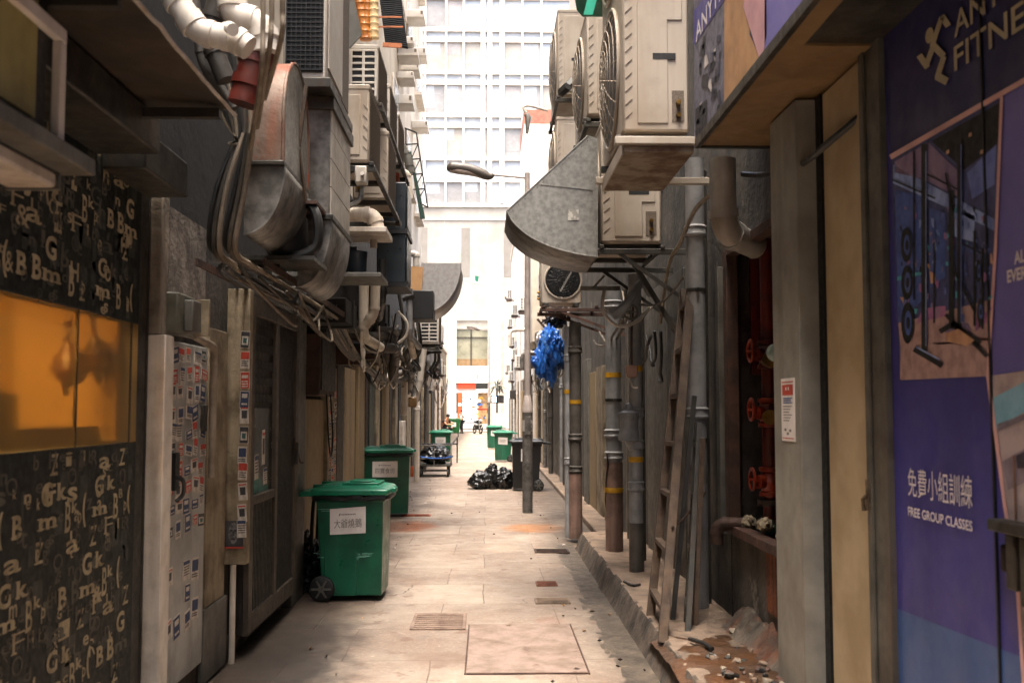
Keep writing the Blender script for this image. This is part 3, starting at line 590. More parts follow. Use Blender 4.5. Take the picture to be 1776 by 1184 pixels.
# ---- tenement building: sticker door, gate, shutters
tb=thing('tenement_building','tall tenement with flyer covered doors, brown gate and grimy lower wall','building',(WL,12,0))
part('lower_wall',MB().box(-9,WL,5.285,12.45,0,2.75),m_grime_shade,tb); part('lower_wall',MB().box(-9,-1.97,12.452,28,0,2.75),m_grime_shade,tb); part('upper_wall',MB().box(-9,WL-.03,5.285,28,2.752,4.4),m_dark,tb); part('upper_render',MB().box(-9,WL-.05,5.285,28,4.402,16),m_render,tb)
part('door_post',MB().box(WL,-1.63,5.30,5.45,0,2.03),m_whitepaint,tb,.006); part('door_post',MB().box(WL,-1.66,5.30,5.42,2.032,2.75),m_conc2,tb,.006)
d=part('door',MB().box(WL,-1.685,5.5,6.30,.16,2.02),m_door,tb,.006)
flyers(d,-1.683,5.54,6.28,.95,2.0,5,10,1,jit=.18); flyers(d,-1.683,5.56,6.2,.42,.95,4,4,.55,jit=.2)
k=MB().box(-1.685,-1.65,5.58,5.66,1.22,1.42).tube(bezier([(-1.66,5.60,1.3),(-1.62,5.62,1.27),(-1.63,5.66,1.2),(-1.66,5.64,1.16)],6),.012,6); part('padlock',k,m_black,d)
part('handle',MB().box(-1.685,-1.66,6.16,6.24,1.52,1.68),m_dgrey,d,.006)
part('cream_board',MB().box(WL,-1.69,6.36,6.82,.46,2.15),m_cream,tb,.004); part('kick_panel',MB().box(WL,-1.68,6.32,6.86,.02,.455),m_grey,tb,.004)
part('stained_patch',MB().box(WL,-1.705,5.46,6.3,2.06,2.74),M('mouldy plaster','7d7369','4a4039',sc=5,rough=.9,bump=.5,streak='2a241f',amt=.9,ssc=5),tb)
po=part('flyer_post',MB().box(WL,-1.57,6.9,7.0,.64,2.45),m_cream,tb,.005)
for i in range(11): flyer(po,-1.60+R.uniform(-.006,.006),6.897-R.uniform(0,.002),.86+i*.125+R.uniform(-.02,.02),.06,.115,2,R.gauss(0,.04))
fp=MB(); c=V((-1.655,6.896,.84))
fp.mat(0).box(-1.72,-1.59,6.8965,6.8985,.745,.925).mat(1).face([(-1.72,6.896,.745),(-1.59,6.896,.745),(-1.59,6.896,.757),(-1.72,6.896,.757)])
fp.mat(2).face([(c.x+.032*math.cos(a*PI/8),6.8955,c.z+.005+.07*math.sin(a*PI/8)) for a in range(16)])
fp.mat(3)
for sx in (-1,1): fp.face([(c.x+sx*.014+.009*math.cos(a*PI/4),6.895,c.z+.022+.006*math.sin(a*PI/4)) for a in range(8)])
fp.face([(c.x-.014,6.895,c.z-.03),(c.x+.014,6.895,c.z-.03),(c.x+.01,6.895,c.z-.038),(c.x-.01,6.895,c.z-.038)]); fp.face([(c.x-.004,6.895,c.z-.012),(c.x+.004,6.895,c.z-.012),(c.x+.002,6.895,c.z+.02),(c.x-.002,6.895,c.z+.02)])
part('face_flyer',fp,[m_flyd,m_flyr,M('grey portrait print','6b6866','3d3b3b',sc=30,rough=.8),m_inkd],po,fixn=False)
solo('conduit_pipe',MB().tube([(-1.66,6.93,0),(-1.66,6.93,.64)],.02,10),m_pvc,'thin bare pipe standing under the flyer covered post','pipe')
# gate
XG=-1.58; g=part('gate',MB().box(WL,XG-.04,7.05,8.76,.16,2.40),m_brown,tb)
fr=MB(); fr.box(XG-.04,XG,7.03,7.14,.15,2.42).box(XG-.04,XG,8.66,8.78,.15,2.42).box(XG-.04,XG,7.14,8.66,2.30,2.42).box(XG-.04,XG,7.14,8.66,.15,.28).box(XG-.04,XG,7.86,7.96,.28,2.30).box(XG-.04,XG-.004,7.14,7.86,1.0,1.06)
part('gate_frame',fr,M('gate frame brown','463d32','322a21',sc=5,rough=.6,streak='241810',amt=.6,ssc=8),g,.005)
sl=MB()
for i in range(15): y=7.16+i*.046; sl.box(XG-.04,XG-.018,y,y+.026,.28,1.0); 
for j in range(5):
    for i in range(15): y=7.16+i*.046; sl.box(XG-.04,XG-.022,y,y+.02,1.70+j*.12,1.76+j*.12)
for i in range(15): y=7.99+i*.045; sl.box(XG-.04,XG-.02,y,y+.018,.28,2.30)
part('slat_panel',sl,m_brown,g)
part('window_pane',MB().box(XG-.038,XG-.03,7.16,7.86,1.06,1.66),M('dusty dark pane','2a2a28','1d1d1b',sc=3,rough=.18,streak='4a463f',amt=.5),g)
for (y,z,w,h) in ((7.33,1.25,.12,.17),(7.55,1.38,.1,.25),(7.62,1.17,.13,.12)): flyer(g,XG-.026,y,z,w,h,1,.03)
part('chain',MB().tube(sag((XG+.01,8.55,1.42),(XG+.02,8.9,1.2),.06,10,.004),.010,5),m_iron,g)
part('gate_handle',MB().box(XG,XG+.03,8.62,8.65,1.2,1.38),m_dgrey,g,.004)
part('pilaster',MB().box(WL,-1.63,8.85,9.42,0,2.7),m_grey,tb,.008)
part('cream_panel',MB().box(WL,-1.68,9.5,11.0,.02,1.75),m_creamy,tb,.004)
bx=thing('junction_box','rust brown electrical box above the cream panel past the gate','electrical box',(-1.6,10,1.75)); part('body',MB().box(WL,-1.53,9.55,10.5,1.78,2.35),m_rustfr,bx,.01); part('lid',MB().box(-1.53,-1.515,9.6,10.45,1.83,2.3),m_brown,bx,.004)
part('dangling_lead',MB().tube(bezier([(-1.52,9.9,1.8),(-1.50,9.95,1.35),(-1.50,10.1,1.2),(-1.50,10.2,1.4),(-1.52,10.15,1.8)],8),.008,5),m_cable,bx)
x=-1.66
def panel(px0,px1,mt,xo,z0,z1,nm='panel',fl=0):
    wl=WL
    if px0>=598: xo-=.22; wl=-1.98
    y0=aX(px0,700,xo).y; y1=aX(px1,700,xo).y; o=part(nm,MB().box(wl,xo,y0,y1,z0,z1),mt,tb,.006)
    if fl: flyers(o,xo+.004,y0+.02,y1-.02,.35,1.95,fl,16,.85)
    return o
panel(569,584,m_cream,-1.64,.02,2.1,'flyer_board',3); panel(585,596,m_brown,-1.68,.02,2.2,'door'); panel(598,616,m_creamy,-1.62,.02,2.2,'pilaster',0); panel(617,621,m_dgrey,-1.67,.02,2.2)
o=part('flyer_column',MB().box(-1.80,-1.72,12.6,12.75,.1,2.0),m_cream,tb,.004)
for i in range(15): flyer(o,-1.76,12.595,.3+i*.11,.06,.1,2,R.gauss(0,.05))
panel(622,633,m_creamy,-1.63,.02,2.3,'pilaster'); panel(634,640,m_rustfr,-1.67,.02,2.2,'door'); panel(641,652,M('dull green shutter','3c443c','2b322c',sc=4,rough=.6,streak='1c201c',amt=.6),-1.65,.02,2.2,'shutter'); panel(653,659,m_cream,-1.62,.02,2.4,'pilaster'); panel(660,668,m_dark,-1.68,.02,2.2,'door'); panel(669,675,m_creamy,-1.61,.02,2.4,'pilaster'); panel(676,684,m_brown,-1.66,.02,2.2,'door'); panel(686,690,m_cream,-1.6,.02,2.4,'pilaster'); panel(692,698,m_dark,-1.66,.02,2.2,'door'); panel(699,704,m_whitepaint,-1.58,.02,1.4,'pilaster'); panel(706,713,m_cream,-1.63,.02,2.4,'pilaster'); panel(715,722,m_brown,-1.63,.02,2.2,'door'); panel(723,727,m_grey,-1.58,.02,2.5,'pilaster'); panel(729,733,m_dark,-1.6,.02,2.2,'door')
# window band on the bright upper wall
for (y0,y1,z0,z1) in ((22.2,23.4,6.4,7.7),(22.2,23.4,9.4,10.7),(25,26.4,6.4,7.7),(25,26.4,9.4,10.7),(25,26.4,12.2,13.5),(19,20.2,6.6,7.9),(19,20.2,9.4,10.7)):
    w=part('window',MB().box(WL-.05,WL-.01,y0,y1,z0,z1),m_whitepaint,tb,.01); part('pane',MB().box(WL-.011,WL-.003,y0+.08,y1-.08,z0+.08,z1-.08),M('dull pane','8f979b','7b8488',sc=2,rough=.2),w); part('sill',MB().box(WL-.05,WL+.12,y0-.05,y1+.05,z0-.08,z0-.01),m_whitepaint,w)
# ---- box, conduits and cable trays
t=thing('meter_box','grey green meter box with open flap above the flyer covered door','meter box',(-1.65,5.6,2.03)); part('body',MB().box(WL,-1.60,5.40,5.72,2.05,2.26),M('meter box enamel','5d5c50','46453b',sc=5,rough=.6),t,.01); part('flap',MB().box(-1.60,-1.52,5.70,5.725,2.05,2.25),m_cream,t,.004); part('fuse',MB().box(-1.60,-1.55,5.50,5.66,2.06,2.23),m_grey,t,.008)
pipe_run([(-1.62,5.75,2.06),(-1.62,6.2,2.02),(-1.62,6.2,1.25)],.022,m_conduit,'beige conduit bending down past the flyer covered door',collars=False)
pipe_run([aY(268,-60,4.7),aY(318,20,4.7),aY(345,58,4.7),aY(405,66,4.7),aY(432,84,4.7)],.058,m_pvcw,'fat white elbow pipe with end cap over the awning edge',rad=.12,n=16)
t=pipe_run([aY(405,-90,5.0),aY(402,30,5.0),aY(456,40,5.0),aY(460,92,5.0)],.066,m_pvcw,'second fat white elbow pipe turning down into the red joint',rad=.16,n=16)
part('end_cap',MB().tube([aY(398,48,4.6),aY(404,52,4.5)],.028,12),m_pvcw,t)
pipe_run([aY(455,74,5.05),aY(440,125,5.05),aY(424,182,5.05)],.082,m_redpipe,'rusty red pipe joint below the white elbows',rad=.2,n=16)
pipe_run([aY(385,-30,5.2),aY(360,60,5.2),aY(392,140,5.2)],.05,m_pvcd,'sooty pipe behind the fat white elbows'); pipe_run([aY(330,-40,5.3),aY(352,110,5.3),aY(405,190,5.3)],.03,m_pvcd,'thin sooty pipe passing behind the awning edge')
for i in range(7): cable([aY(330+i*14,-30,5.4),aY(350+i*12,90,5.4),aY(385+i*8,200+i*5,5.4),aY(420-i*4,250,5.4)],.009,(m_conduit,m_cable,m_conduitd)[i%3],'thin cable in the thicket behind the white elbows','cable thicket behind the white elbows')
for (px0,py0,px1,py1,px2,py2),l in zip(((456,-30,453,130,434,257),(471,-30,466,95,446,222),(490,-30,487,70,459,172)),('beige conduit closest to the wall among three before the rusty duct','middle beige conduit of three before the rusty duct','beige conduit closest to the silver duct face of the three')):
    cable([aY(px0,py0,4.5),aY(px0,(py0+py1)/2,4.52),aY(px1,py1,4.58),aY(px2,py2,5.1)],.012,m_conduit,l,'conduits dropping beside the rusty duct',n=8,name='conduit')
for i in range(6):
    c=aY(438-i*5,232,5.25+i*.05); d=aY(424-i*10+R.uniform(-3,3),330,5.3+i*.03); e=aY(408-i*9,425+R.uniform(-6,6),5.35+i*.03)
    cable([c,d,e,e+V((.02,.25,-.05)),V((-1.34-.05*i,6.3,2.47+R.uniform(-.02,.02))),V((-1.33-.05*i,8,2.47+R.uniform(-.03,.02))),V((-1.32-.05*i,9.9+R.uniform(-.3,.3),2.44))],.014,(m_conduit,m_conduitd,m_cable)[i%3],'dusty conduit of the bundle curving from the awning end to the cable tray','conduit bundle on the dark wall',name='conduit')
t=thing('cable_tray','narrow steel cable tray hung along the grimy wall over the gate','cable tray',(-1.5,8,2.46)); part('side_rail',MB().box(-1.66,-1.645,5.9,9.9,2.468,2.51),m_rustfr,t); part('side_rail',MB().box(-1.275,-1.26,5.9,9.9,2.468,2.51),m_rustfr,t)
for y in (6.3,7.1,7.9,8.7,9.6): part('rung',MB().box(WL,-1.26,y,y+.025,2.512,2.53),m_dgrey,t)
for i in range(7):
    a=V((-1.55+.03*i,9.8,2.47)); b_=V((-1.35+.03*(i%3),13.2+.5*R.random(),2.02)); b2=V((-1.2,15.5,2.1+.1*R.random()))
    cable([a,a.lerp(b_,.3)+V((0,0,-.10)),a.lerp(b_,.7)+V((0,0,-.06)),b_,b2,b2+V((-.3,2,.5))],.015+.006*(i%2),(m_conduit,m_conduitd,m_cable)[i%3],'strand of the thick cable rope sagging past the junction box','cable rope sagging along the wall')
for i in range(36):
    y=R.uniform(8.5,20); a=V((R.uniform(-1.5,-1.0),y,R.uniform(2.15,2.7))); b_=V((R.uniform(-1.5,-1.0),y+R.uniform(.5,2.6),R.uniform(2.1,2.7)))
    cable(sag(a,b_,R.uniform(.12,.5),7,.02),R.uniform(.006,.012),R.choice([m_cable,m_cable,m_cableb,m_cablew]),'slack cable loop hanging under the ducts along the grimy wall','slack cable loops under the ducts')
for i in range(15):
    y=R.uniform(10.5,20); x_=R.uniform(-1.45,-.95); cable([(x_,y,3.0),(x_+.05,y+.05,2.6),(x_-.05,y+.3,2.4),(x_,y+.6,2.25),(x_-.25,y+.8,2.5)],R.uniform(.015,.03),R.choice([m_cable,m_black,m_pvcd]),'black hose drooping among the ducts past the gate','black hoses among the ducts')
# ---- dark clutter hood mass under ducts: compressor, brackets
for i in range(9):
    y=R.uniform(6,7.5); cable([(R.uniform(-1.6,-1.3),y,2.46),(R.uniform(-1.5,-1.2),y+R.uniform(.3,.7),R.uniform(2.18,2.38)),(R.uniform(-1.6,-1.25),y+R.uniform(.9,1.6),2.46)],R.uniform(.006,.012),R.choice([m_cable,m_conduitd,m_cableb]),'loose loop dropping below the cable tray over the gate','loose loops below the cable tray')
t=thing('compressor','black compressor pot with thick hoses beside the curved duct mouth','compressor',(-1.2,6.9,2.5))
part('pot',MB().lathe([(.02,2.56),(.10,2.57),(.13,2.62),(.13,2.80),(.10,2.86),(.02,2.87)],(-1.22,6.3,0),18),m_black,t); part('bracket_plate',MB().box(-1.55,-1.02,6.1,6.6,2.53,2.555),m_dgrey,t); part('hose',MB().tube(bezier([(-1.22,6.3,2.86),(-1.1,6.25,2.9),(-1.02,6.2,2.8),(-1.03,6.2,2.62),(-1.2,6.2,2.55)],8),.03,8),m_black,t)
part('splash_board',MB().box(-1.30,-1.02,6.18,6.55,2.88,2.9),m_rustfr,t)
# ---- ducts
t=thing('exhaust_duct','rusting drum shaped exhaust duct with silver end beside three beige conduits','duct',(-1.3,5.9,2.6))
def yz(pts,x): return [(x,y,z) for y,z in pts]
y0,y1,zb,zt=5.52,6.28,2.98,3.62; cy=(y0+y1)/2; rr=(y1-y0)/2
pr=[(y0,zb)]+[(cy-rr*math.cos(a*PI/14),zt-rr+rr*math.sin(a*PI/14)) for a in range(15)]+[(y1,zb)]
b=MB().mat(0).prism(yz(pr,-1.29),(.19,0,0)); part('drum',b,m_galvrust,t,.006)
part('end_sheet',MB().prism(yz([(y0+(p[0]-y0)*.99+.004,p[1]) for p in pr],-1.0995),(.006,0,0)),m_galv,t)
part('rim',MB().tube(yz(pr,-1.094),.010,6),m_galvrust,t)
part('flange',MB().box(-1.30,-1.085,5.5,6.30,2.955,2.979),m_dgrey,t,.004)
quarter_hood('elbow_hood','round elbow mouth under the rusting drum duct',-1.30,2.953,.215,-.37,5.53,6.27,m_galvd)
solo('board_strip',MB().bar(aY(531,150,6.0),aY(518,254,6.0),.02,.03).bar(aY(518,258,6.0),aY(530,350,6.1),.016,.02),m_wood,'orange wooden strip wedged upright beside the silver duct end','timber strip')
t=thing('square_duct','tall square galvanised duct under the dark louvred unit','duct',(-1.2,7,2.5)); part('duct',MB().box(-1.3,-1.0,6.55,7.48,2.88,3.60),m_galvd,t,.006)
sh=MB()
for i in range(4): sh.box(-1.0,-.992,6.56,7.46,2.89+i*.18,2.89+i*.18+.172)
part('side_sheet',sh,M('pale duct sheet','a39b90','8d857a',sc=4,rough=.5,metal=.2,streak='6a5c4c',amt=.5),t)
part('flange',MB().box(-1.32,-.975,6.52,7.5,3.56,3.64),m_dgrey,t,.004); part('flange',MB().box(-1.32,-.975,6.53,7.5,2.85,2.885),m_dgrey,t,.004)
quarter_hood('elbow_hood','big grey curved duct mouth below the square duct',-1.20,2.848,.21,-.42,6.56,7.47,m_galvd)
t=thing('louvred_unit','big condenser with black louvred face above the square duct','air conditioner',(-1.3,7,3.66))
part('casing',MB().box(-1.27,-1.0,6.36,7.36,3.70,5.0),m_acw,t,.012)
part('intake_face',MB().box(-1.255,-1.02,6.352,6.359,3.74,4.95),m_black,t)
lo=MB()
for i in range(40): z=3.75+i*.03; lo.box(-1.25,-1.025,6.342,6.352,z,z+.006)
for i in range(8): x=-1.25+i*.03; lo.box(x,x+.005,6.340,6.342,3.75,4.94)
part('louvre',lo,M('black louvre blades','1b1b1c','111112',sc=9,rough=.5),t)
part('side_screen',MB().box(-.999,-.994,7.02,7.34,3.76,4.9),m_acd,t); part('side_sheet',MB().box(-.999,-.99,6.40,7.0,3.78,4.95),m_acw,t,.003); part('base_frame',MB().box(-1.30,-.97,6.33,7.40,3.64,3.699),m_dgrey,t,.004)
# ---- condensers further on
ac_left(-.95,8.25,3.60,'slim cream condenser behind the louvred unit, lower row',W=.85,D=.33,H=.66,face='screen')
ac_left(-.93,9.65,3.58,'second slim cream condenser in the lower row over the black boxes',W=.8,D=.33,H=.68,face='screen')
ac_left(-1.0,9.35,4.42,'white condenser with square side grille in the upper row under bamboo',W=.85,D=.30,H=.56,grid=True,mt=m_acw,face='screen')
ac_left(-1.0,10.5,4.42,'white condenser behind the grilled one in the upper row',W=.85,D=.30,H=.56,mt=m_acw,face='screen')
ac_left(-1.0,11.5,4.36,'third white condenser of the upper row before the pale wall',W=.85,D=.30,H=.6,mt=m_acw,face='screen')
shelf(WL,-.94,9.3,12.5,4.40,'long steel bracket carrying the upper row of white condensers'); shelf(WL,-.88,8.1,10.6,3.57,'steel bracket carrying the lower row of slim condensers')
t=thing('switch_box','small pale isolator switch box on the bracket below the slim condenser','switch box',aY(628,320,8.2)); p0=aY(618,292,8.2); p1=aY(638,322,8.2); part('body',MB().box(p0.x,p1.x,8.1,8.22,p1.z,p0.z),m_acw,t,.012); part('knob',MB().tube([(p1.x-.03,8.1,p1.z+.07),(p1.x-.03,8.07,p1.z+.07)],.015,8),m_paper,t)
cable([aY(628,324,8.2),aY(624,345,8.2),aY(605,358,8.2),aY(590,362,8.2)],.02,m_galv,'ribbed steel conduit curling from the pale switch box')
pipe_run([aY(590,372,8.3),aY(648,372,8.3),aY(655,400,8.3)],.06,m_pvc,'fat cream pipe elbow lying on the shelf below the switch box')
solo('steel_shelf',MB().box(-1.7,-.80,8.2,8.75,3.06,3.10),m_whitepaint,'white steel shelf under the fat cream pipe elbow','shelf',bevel=.004)
solo('steel_shelf',MB().box(-1.7,-.84,8.2,8.8,2.70,2.735),m_grey,'grey steel shelf holding the blue grey tub','shelf',bevel=.004)
solo('shelf_box',MB().box(-1.7,-1.12,8.9,9.1,2.74,3.05),m_black,'black backing panel between the two steel shelves','panel')
p=aY(618,472,8.4); solo('plastic_tub',MB().lathe([(.01,2.737),(.075,2.737),(.082,2.92),(.086,2.925),(.086,2.935),(.01,2.94)],(p.x,8.45,0),16),M('blue grey plastic','27323a','1e272e',sc=4,rough=.4),'blue grey plastic tub standing on the grey shelf','tub')
pipe_run([aY(648,400,8.6),aY(648,430,8.6)],.03,m_pvc,'short cream pipe stub under the white shelf'); pipe_run([aY(651,490,9),aY(649,545,9),aY(632,565,9)],.045,m_pvc,'flanged cream pipe dropping below the grey shelf')
for (px0,py0,px1,py1),l in (((680,316,704,398),'upper bluish black steel cabinet under the slim condenser'),((678,405,703,490),'lower bluish black steel cabinet above the cable ropes')):
    p0=aY(px0,py0,11); p1=aY(px1,py1,11); t=thing('steel_cabinet',l,'cabinet',((p0.x+p1.x)/2,11.3,p1.z)); part('body',MB().box(p0.x-.15,p1.x,11,11.7,p1.z,p0.z),m_blackbox,t,.008); part('door',MB().box(p1.x,p1.x+.012,11.05,11.65,p1.z+.03,p0.z-.03),m_blackbox,t,.004); part('seam_flange',MB().box(p0.x-.16,p1.x+.02,10.98,11.72,p1.z-.045,p1.z-.001),m_black,t)
    if py0<350: part('sticker',MB().box(p0.x+.04,p0.x+.08,10.996,10.999,p1.z+.03,p1.z+.1),m_paper,t)
p=aY(684,265,12); q=aY(684,316,12); solo('rust_duct',MB().tube([q,p],.06,14),M('orange rust paint','a4451c','7c3212',sc=5,rough=.6),'orange rust pipe piece above the upper black cabinet','pipe')
pipe_run([aY(692,300,13),aY(705,300,13),aY(710,345,13)],.05,m_pvc,'cream elbow pipe behind the upper black cabinet'); pipe_run([aY(695,250,15),aY(708,276,15),aY(712,300,15)],.06,m_grey,'grey pipe elbow with rusty end over the black cabinets')
# bamboo, corrugated awning
for (a,b_,r,mt,l) in (((640,-30),(632,68),.045,m_bamboo,'orange bamboo pole standing behind the grilled condenser'),((648,-30),(649,66),.045,m_bamboop,'pale bamboo pole beside the orange one behind the grilled condenser'),((617,-30),(636,68),.05,m_bamboo,'thick orange bamboo pole leaning towards the grilled condenser')):
    p,q=aY(*a,10.2),aY(*b_,10.2); t=thing('bamboo_pole',l,'bamboo pole',q); n=9; pts=[];rs=[]
    for i in range(n):
        u=i/(n-1); c=q.lerp(p,u); pts+= [c+V((0,0,-.012)),c,c+V((0,0,.012))]; rs+=[r,r*1.1,r]
    part('pole',MB().tube(pts,rs,12),mt,t)
t=thing('corrugated_awning','dark corrugated awning on an orange bracket above the white condensers','awning',(-1.2,12,5))
a=[aY(655,-25,12.2),aY(693,-25,12.2),aY(707,83,12.2),aY(668,75,12.2)]; b=MB(); n=30
for i in range(n):
    u,w=i/n,(i+.55)/n; b.prism([a[1].lerp(a[2],u),a[1].lerp(a[2],w),a[0].lerp(a[3],w),a[0].lerp(a[3],u)],(0,.05,0))
part('sheet',b.prism([q+V((0,.03,0)) for q in a],(0,.02,0)),m_cork,t); part('bracket',MB().bar(aY(664,78,12.1),aY(697,80,12.1),.03,.05).bar(aY(655,30,12.1),aY(697,30,12.1),.015,.02).bar(aY(655,47,12.1),aY(699,47,12.1),.015,.02),M('orange bracket paint','b86f45','935434',sc=5,rough=.6),t)
solo('sheet_offcut',MB().prism([aY(588,-30,9.1),aY(608,-30,9.1),aY(628,60,9.1),aY(606,84,9.1),aY(594,60,9.1)],(0,.02,0)),m_grey,'bent grey sheet between the louvred unit and the bamboo','sheet metal')
# bright wall air conditioners and scaffold bracket
for i,(px,py,w,h) in enumerate(((711,68,12,9),(717,88,14,10),(722,114,8,9),(733,88,10,12),(708,170,14,12),(737,214,9,9),(712,128,10,8),(728,22,14,10))):
    p=aX(px,py,-1.45+.0*i); Y=min(max(p.y,20),27.4); p=aY(px,py,Y)
    t=thing('window_air_conditioner','small boxed air conditioner poking from the pale tenement wall','air conditioner',(p.x,Y,p.z),'window air conditioners high on the pale wall'); k=Y/1800
    part('casing',MB().box(WL-.04,p.x+w*k*.5,Y,Y+.5,p.z-h*k*.5,p.z+h*k*.5),m_acw,t,.01); part('grille',MB().box(p.x+w*k*.1,p.x+w*k*.4,Y-.008,Y-.002,p.z-h*k*.3,p.z+h*k*.3),m_acd,t); part('tray',MB().box(WL-.04,p.x+w*k*.6,Y-.05,Y+.55,p.z-h*k*.5-.05,p.z-h*k*.5-.01),m_acw,t)
t=thing('scaffold_bracket','thin black steel scaffold frame hanging out from the pale wall','scaffold',aY(722,300,22)); b=MB()
L_=[(700,222),(722,230),(742,360),(728,352)]
for i in range(3): b.bar(aY(*L_[i],22),aY(*L_[i+1],22),.03,.03)
for u in (.15,.35,.55,.75): p=aY(722+20*u,230+130*u,22); b.bar(p,p+V((-.25,0,-.02)),.025,.025); b.bar(p,aY(712+18*u,255+120*u,22),.02,.02)
b.bar(aY(704,224,22),aY(704,262,22),.03,.03); part('frame',b,m_black,t); part('netting',MB().prism([aY(709,262,22.4),aY(713,262,22.4),aY(738,380,22.4),aY(729,380,22.4)],(0,.02,0)),M('green netting','2c4a3f','223a32',sc=9,rough=.8),t)
# hood beyond
quarter_hood('elbow_hood','galvanised quarter round hood jutting over the alley past the black cabinets',*(lambda a,b_:(a.x,a.z,b_.x-a.x,b_.z-a.z))(aY(730,456,14),aY(799,543,14)),14,15.3,M('bright galvanised','a9a5a2','97938f',sc=20,rough=.45,metal=.35),n=20)
p0,p1=aY(713,503,13.6),aY(751,553,13.6); t=thing('steel_cabinet','black box below the quarter round hood','cabinet',(p0.x,13.8,p1.z)); part('body',MB().box(p0.x,p1.x,13.6,14.2,p1.z,p0.z),m_black,t,.01); part('spout',MB().tube([aY(698,518,13.5),aY(718,512,13.5)],.04,10),m_black,t)
p0,p1=aY(707,463,13.9),aY(734,508,13.9); solo('card_sheet',MB().prism([aY(709,468,13.9),aY(714,462,13.9),aY(734,463,13.9),aY(731,508,13.9),aY(706,508,13.9)],(0,.03,0)).box(aY(696,494,13.9).x,p1.x-.03,13.94,14,aY(700,508,13.9).z,aY(700,494,13.9).z),m_card,'torn brown cardboard sheet tucked beside the quarter round hood','cardboard')
pipe_run([aY(712,440,16),aY(722,440,16),aY(722,462,16)],.05,m_acw,'white elbow pipe with orange sleeve above the cardboard sheet')
ac_left(aY(761,600,17).x,17,2.68,'white condenser with grille hung low below the black box',W=.9,D=.36,H=.55,grid=True,mt=m_acw,face='screen'); shelf(WL,-.78,17,18,2.66,'small bracket under the low white condenser')
pipe_run([aY(735,605,16.5),aY(727,668,16.5),aY(718,700,16.5)],.055,m_acw,'white drain pipe slanting down below the low condenser',rad=.1); pipe_run([aY(702,662,15.5),aY(700,720,15.5)],.05,m_pvc,'cream downpipe stub on the dark wall beyond the rope of cables')
solo('rain_head',MB().box(*(lambda a,b_:(a.x,b_.x,15.8,15.95,b_.z,a.z))(aY(708,688,15.8),aY(722,706,15.8))),m_tan,'tan wrapped pipe joint on the slanting white drain','pipe joint',bevel=.02)
cable(bezier([aY(690,540,12),aY(706,560,12),aY(704,582,12),aY(690,595,12)],6),.016,m_cablew,'white hose curling out of the dark duct clutter')
solo('pipe_stub',MB().tube([aY(586,573,10.6),aY(630,571,10.8)],.035,10),m_grey,'grey pipe stub with orange tip pointing along the wall','pipe')
# sooty ducts and pipe elbows filling the underside further on
for i,(y,x,w,z,h) in enumerate(((9.2,-1.25,.4,2.42,.22),(10.6,-1.25,.35,2.68,.25),(12.3,-1.2,.3,2.6,.3),(15.5,-1.1,.45,2.45,.4),(18.5,-1.15,.4,2.45,.4))):
    t=thing('dark_duct',('sooty flat duct above the junction box','short sooty duct beneath the black cabinets','sooty square duct past the black cabinets','large sooty duct beside the low white condenser','sooty duct hung past the low white condenser')[i],'duct',(x,y,z)); part('duct',MB().box(WL,x,y,y+w*2,z,z+h),m_dark,t,.01); part('flange',MB().box(WL,x+.02,y+w,y+w+.03,z-.02,z+h+.02),m_black,t)
for i in range(26):
    y=R.uniform(9.3,20); x=R.uniform(-1.45,-.98); z=R.uniform(2.25,2.75); r=R.uniform(.03,.06); q=[(x,y,z+R.uniform(.3,.6)),(x,y,z),(x+R.uniform(-.1,.1),y+R.uniform(.3,.8),z-R.uniform(0,.2))]
    if i%3==0: q=[(WL,y,z),(x,y,z),(x,y+R.uniform(.4,1.2),z+.02),(x-.1,y+1.4,z-.3)]
    pipe_run(q,r,(m_pvcd,m_black,m_pvcg,m_galvd,m_pvcd,m_pvc)[i%6],'grimy elbow pipe in the tangle below the ducts','elbow pipes in the tangle below the ducts')
for i in range(8):
    p=V((R.uniform(-1.5,-1.15),R.uniform(9.6,17),R.uniform(2.0,2.6))); t=thing('junction_box','small grimy box on the wall under the cable rope','electrical box',p,'small boxes under the cable rope'); part('body',MB().box(WL,p.x,p.y,p.y+R.uniform(.15,.3),p.z,p.z+R.uniform(.15,.3)),R.choice([m_grey,m_dgrey,m_rustfr,m_cream]),t,.01); part('knockout',MB().tube([(p.x-.02,p.y-.03,p.z+.06),(p.x-.02,p.y+.01,p.z+.06)],.025,8),m_black,t)
# ================= RIGHT SIDE =================
WR=1.75
gb=thing('gym_building','building front with purple gym posters, beige column and grey steel posts','building',(WR,3,0))
part('wall',MB().box(1.80,9,-45,5.76,0,13).box(1.752,1.80,-45,1.0,0,13),m_conc,gb)
part('pillar',MB().box(1.60,1.80,5.27,5.755,0,3.26),M('pale grey pillar paint','8a877e','75716a',sc=3,rough=.55,streak='5c564c',amt=.5,ssc=6),gb,.008)
part('pillar_channel',MB().box(1.705,1.799,5.19,5.268,0,3.26),m_black,gb)
part('beige_column',MB().box(1.716,1.799,4.66,5.185,0,3.26),M('pale beige column paint','b3a182','9f8c6d',sc=2,rough=.7,streak='8f7650',amt=.3,ssc=2),gb,.006)
part('steel_post',MB().box(1.722,1.799,4.44,4.655,0,3.29).box(1.708,1.7215,4.60,4.655,0,3.29),M('worn grey post paint','5f5d55','46453f',sc=5,rough=.55,streak='4a2d1c',amt=.55,ssc=8,streak2='6e6a60',ab=.66),gb,.004)
part('latch',MB().box(1.699,1.7075,4.61,4.65,1.20,1.34).tube([(1.70,4.63,1.27),(1.68,4.63,1.25),(1.68,4.62,1.2)],.010,6),M('worn latch metal','9a8a78','6a5a48',sc=12,rough=.4,metal=.7),gb)
part('shutter_box',MB().box(1.44,1.799,1.0,4.50,3.30,3.7),m_dgrey,gb,.01)
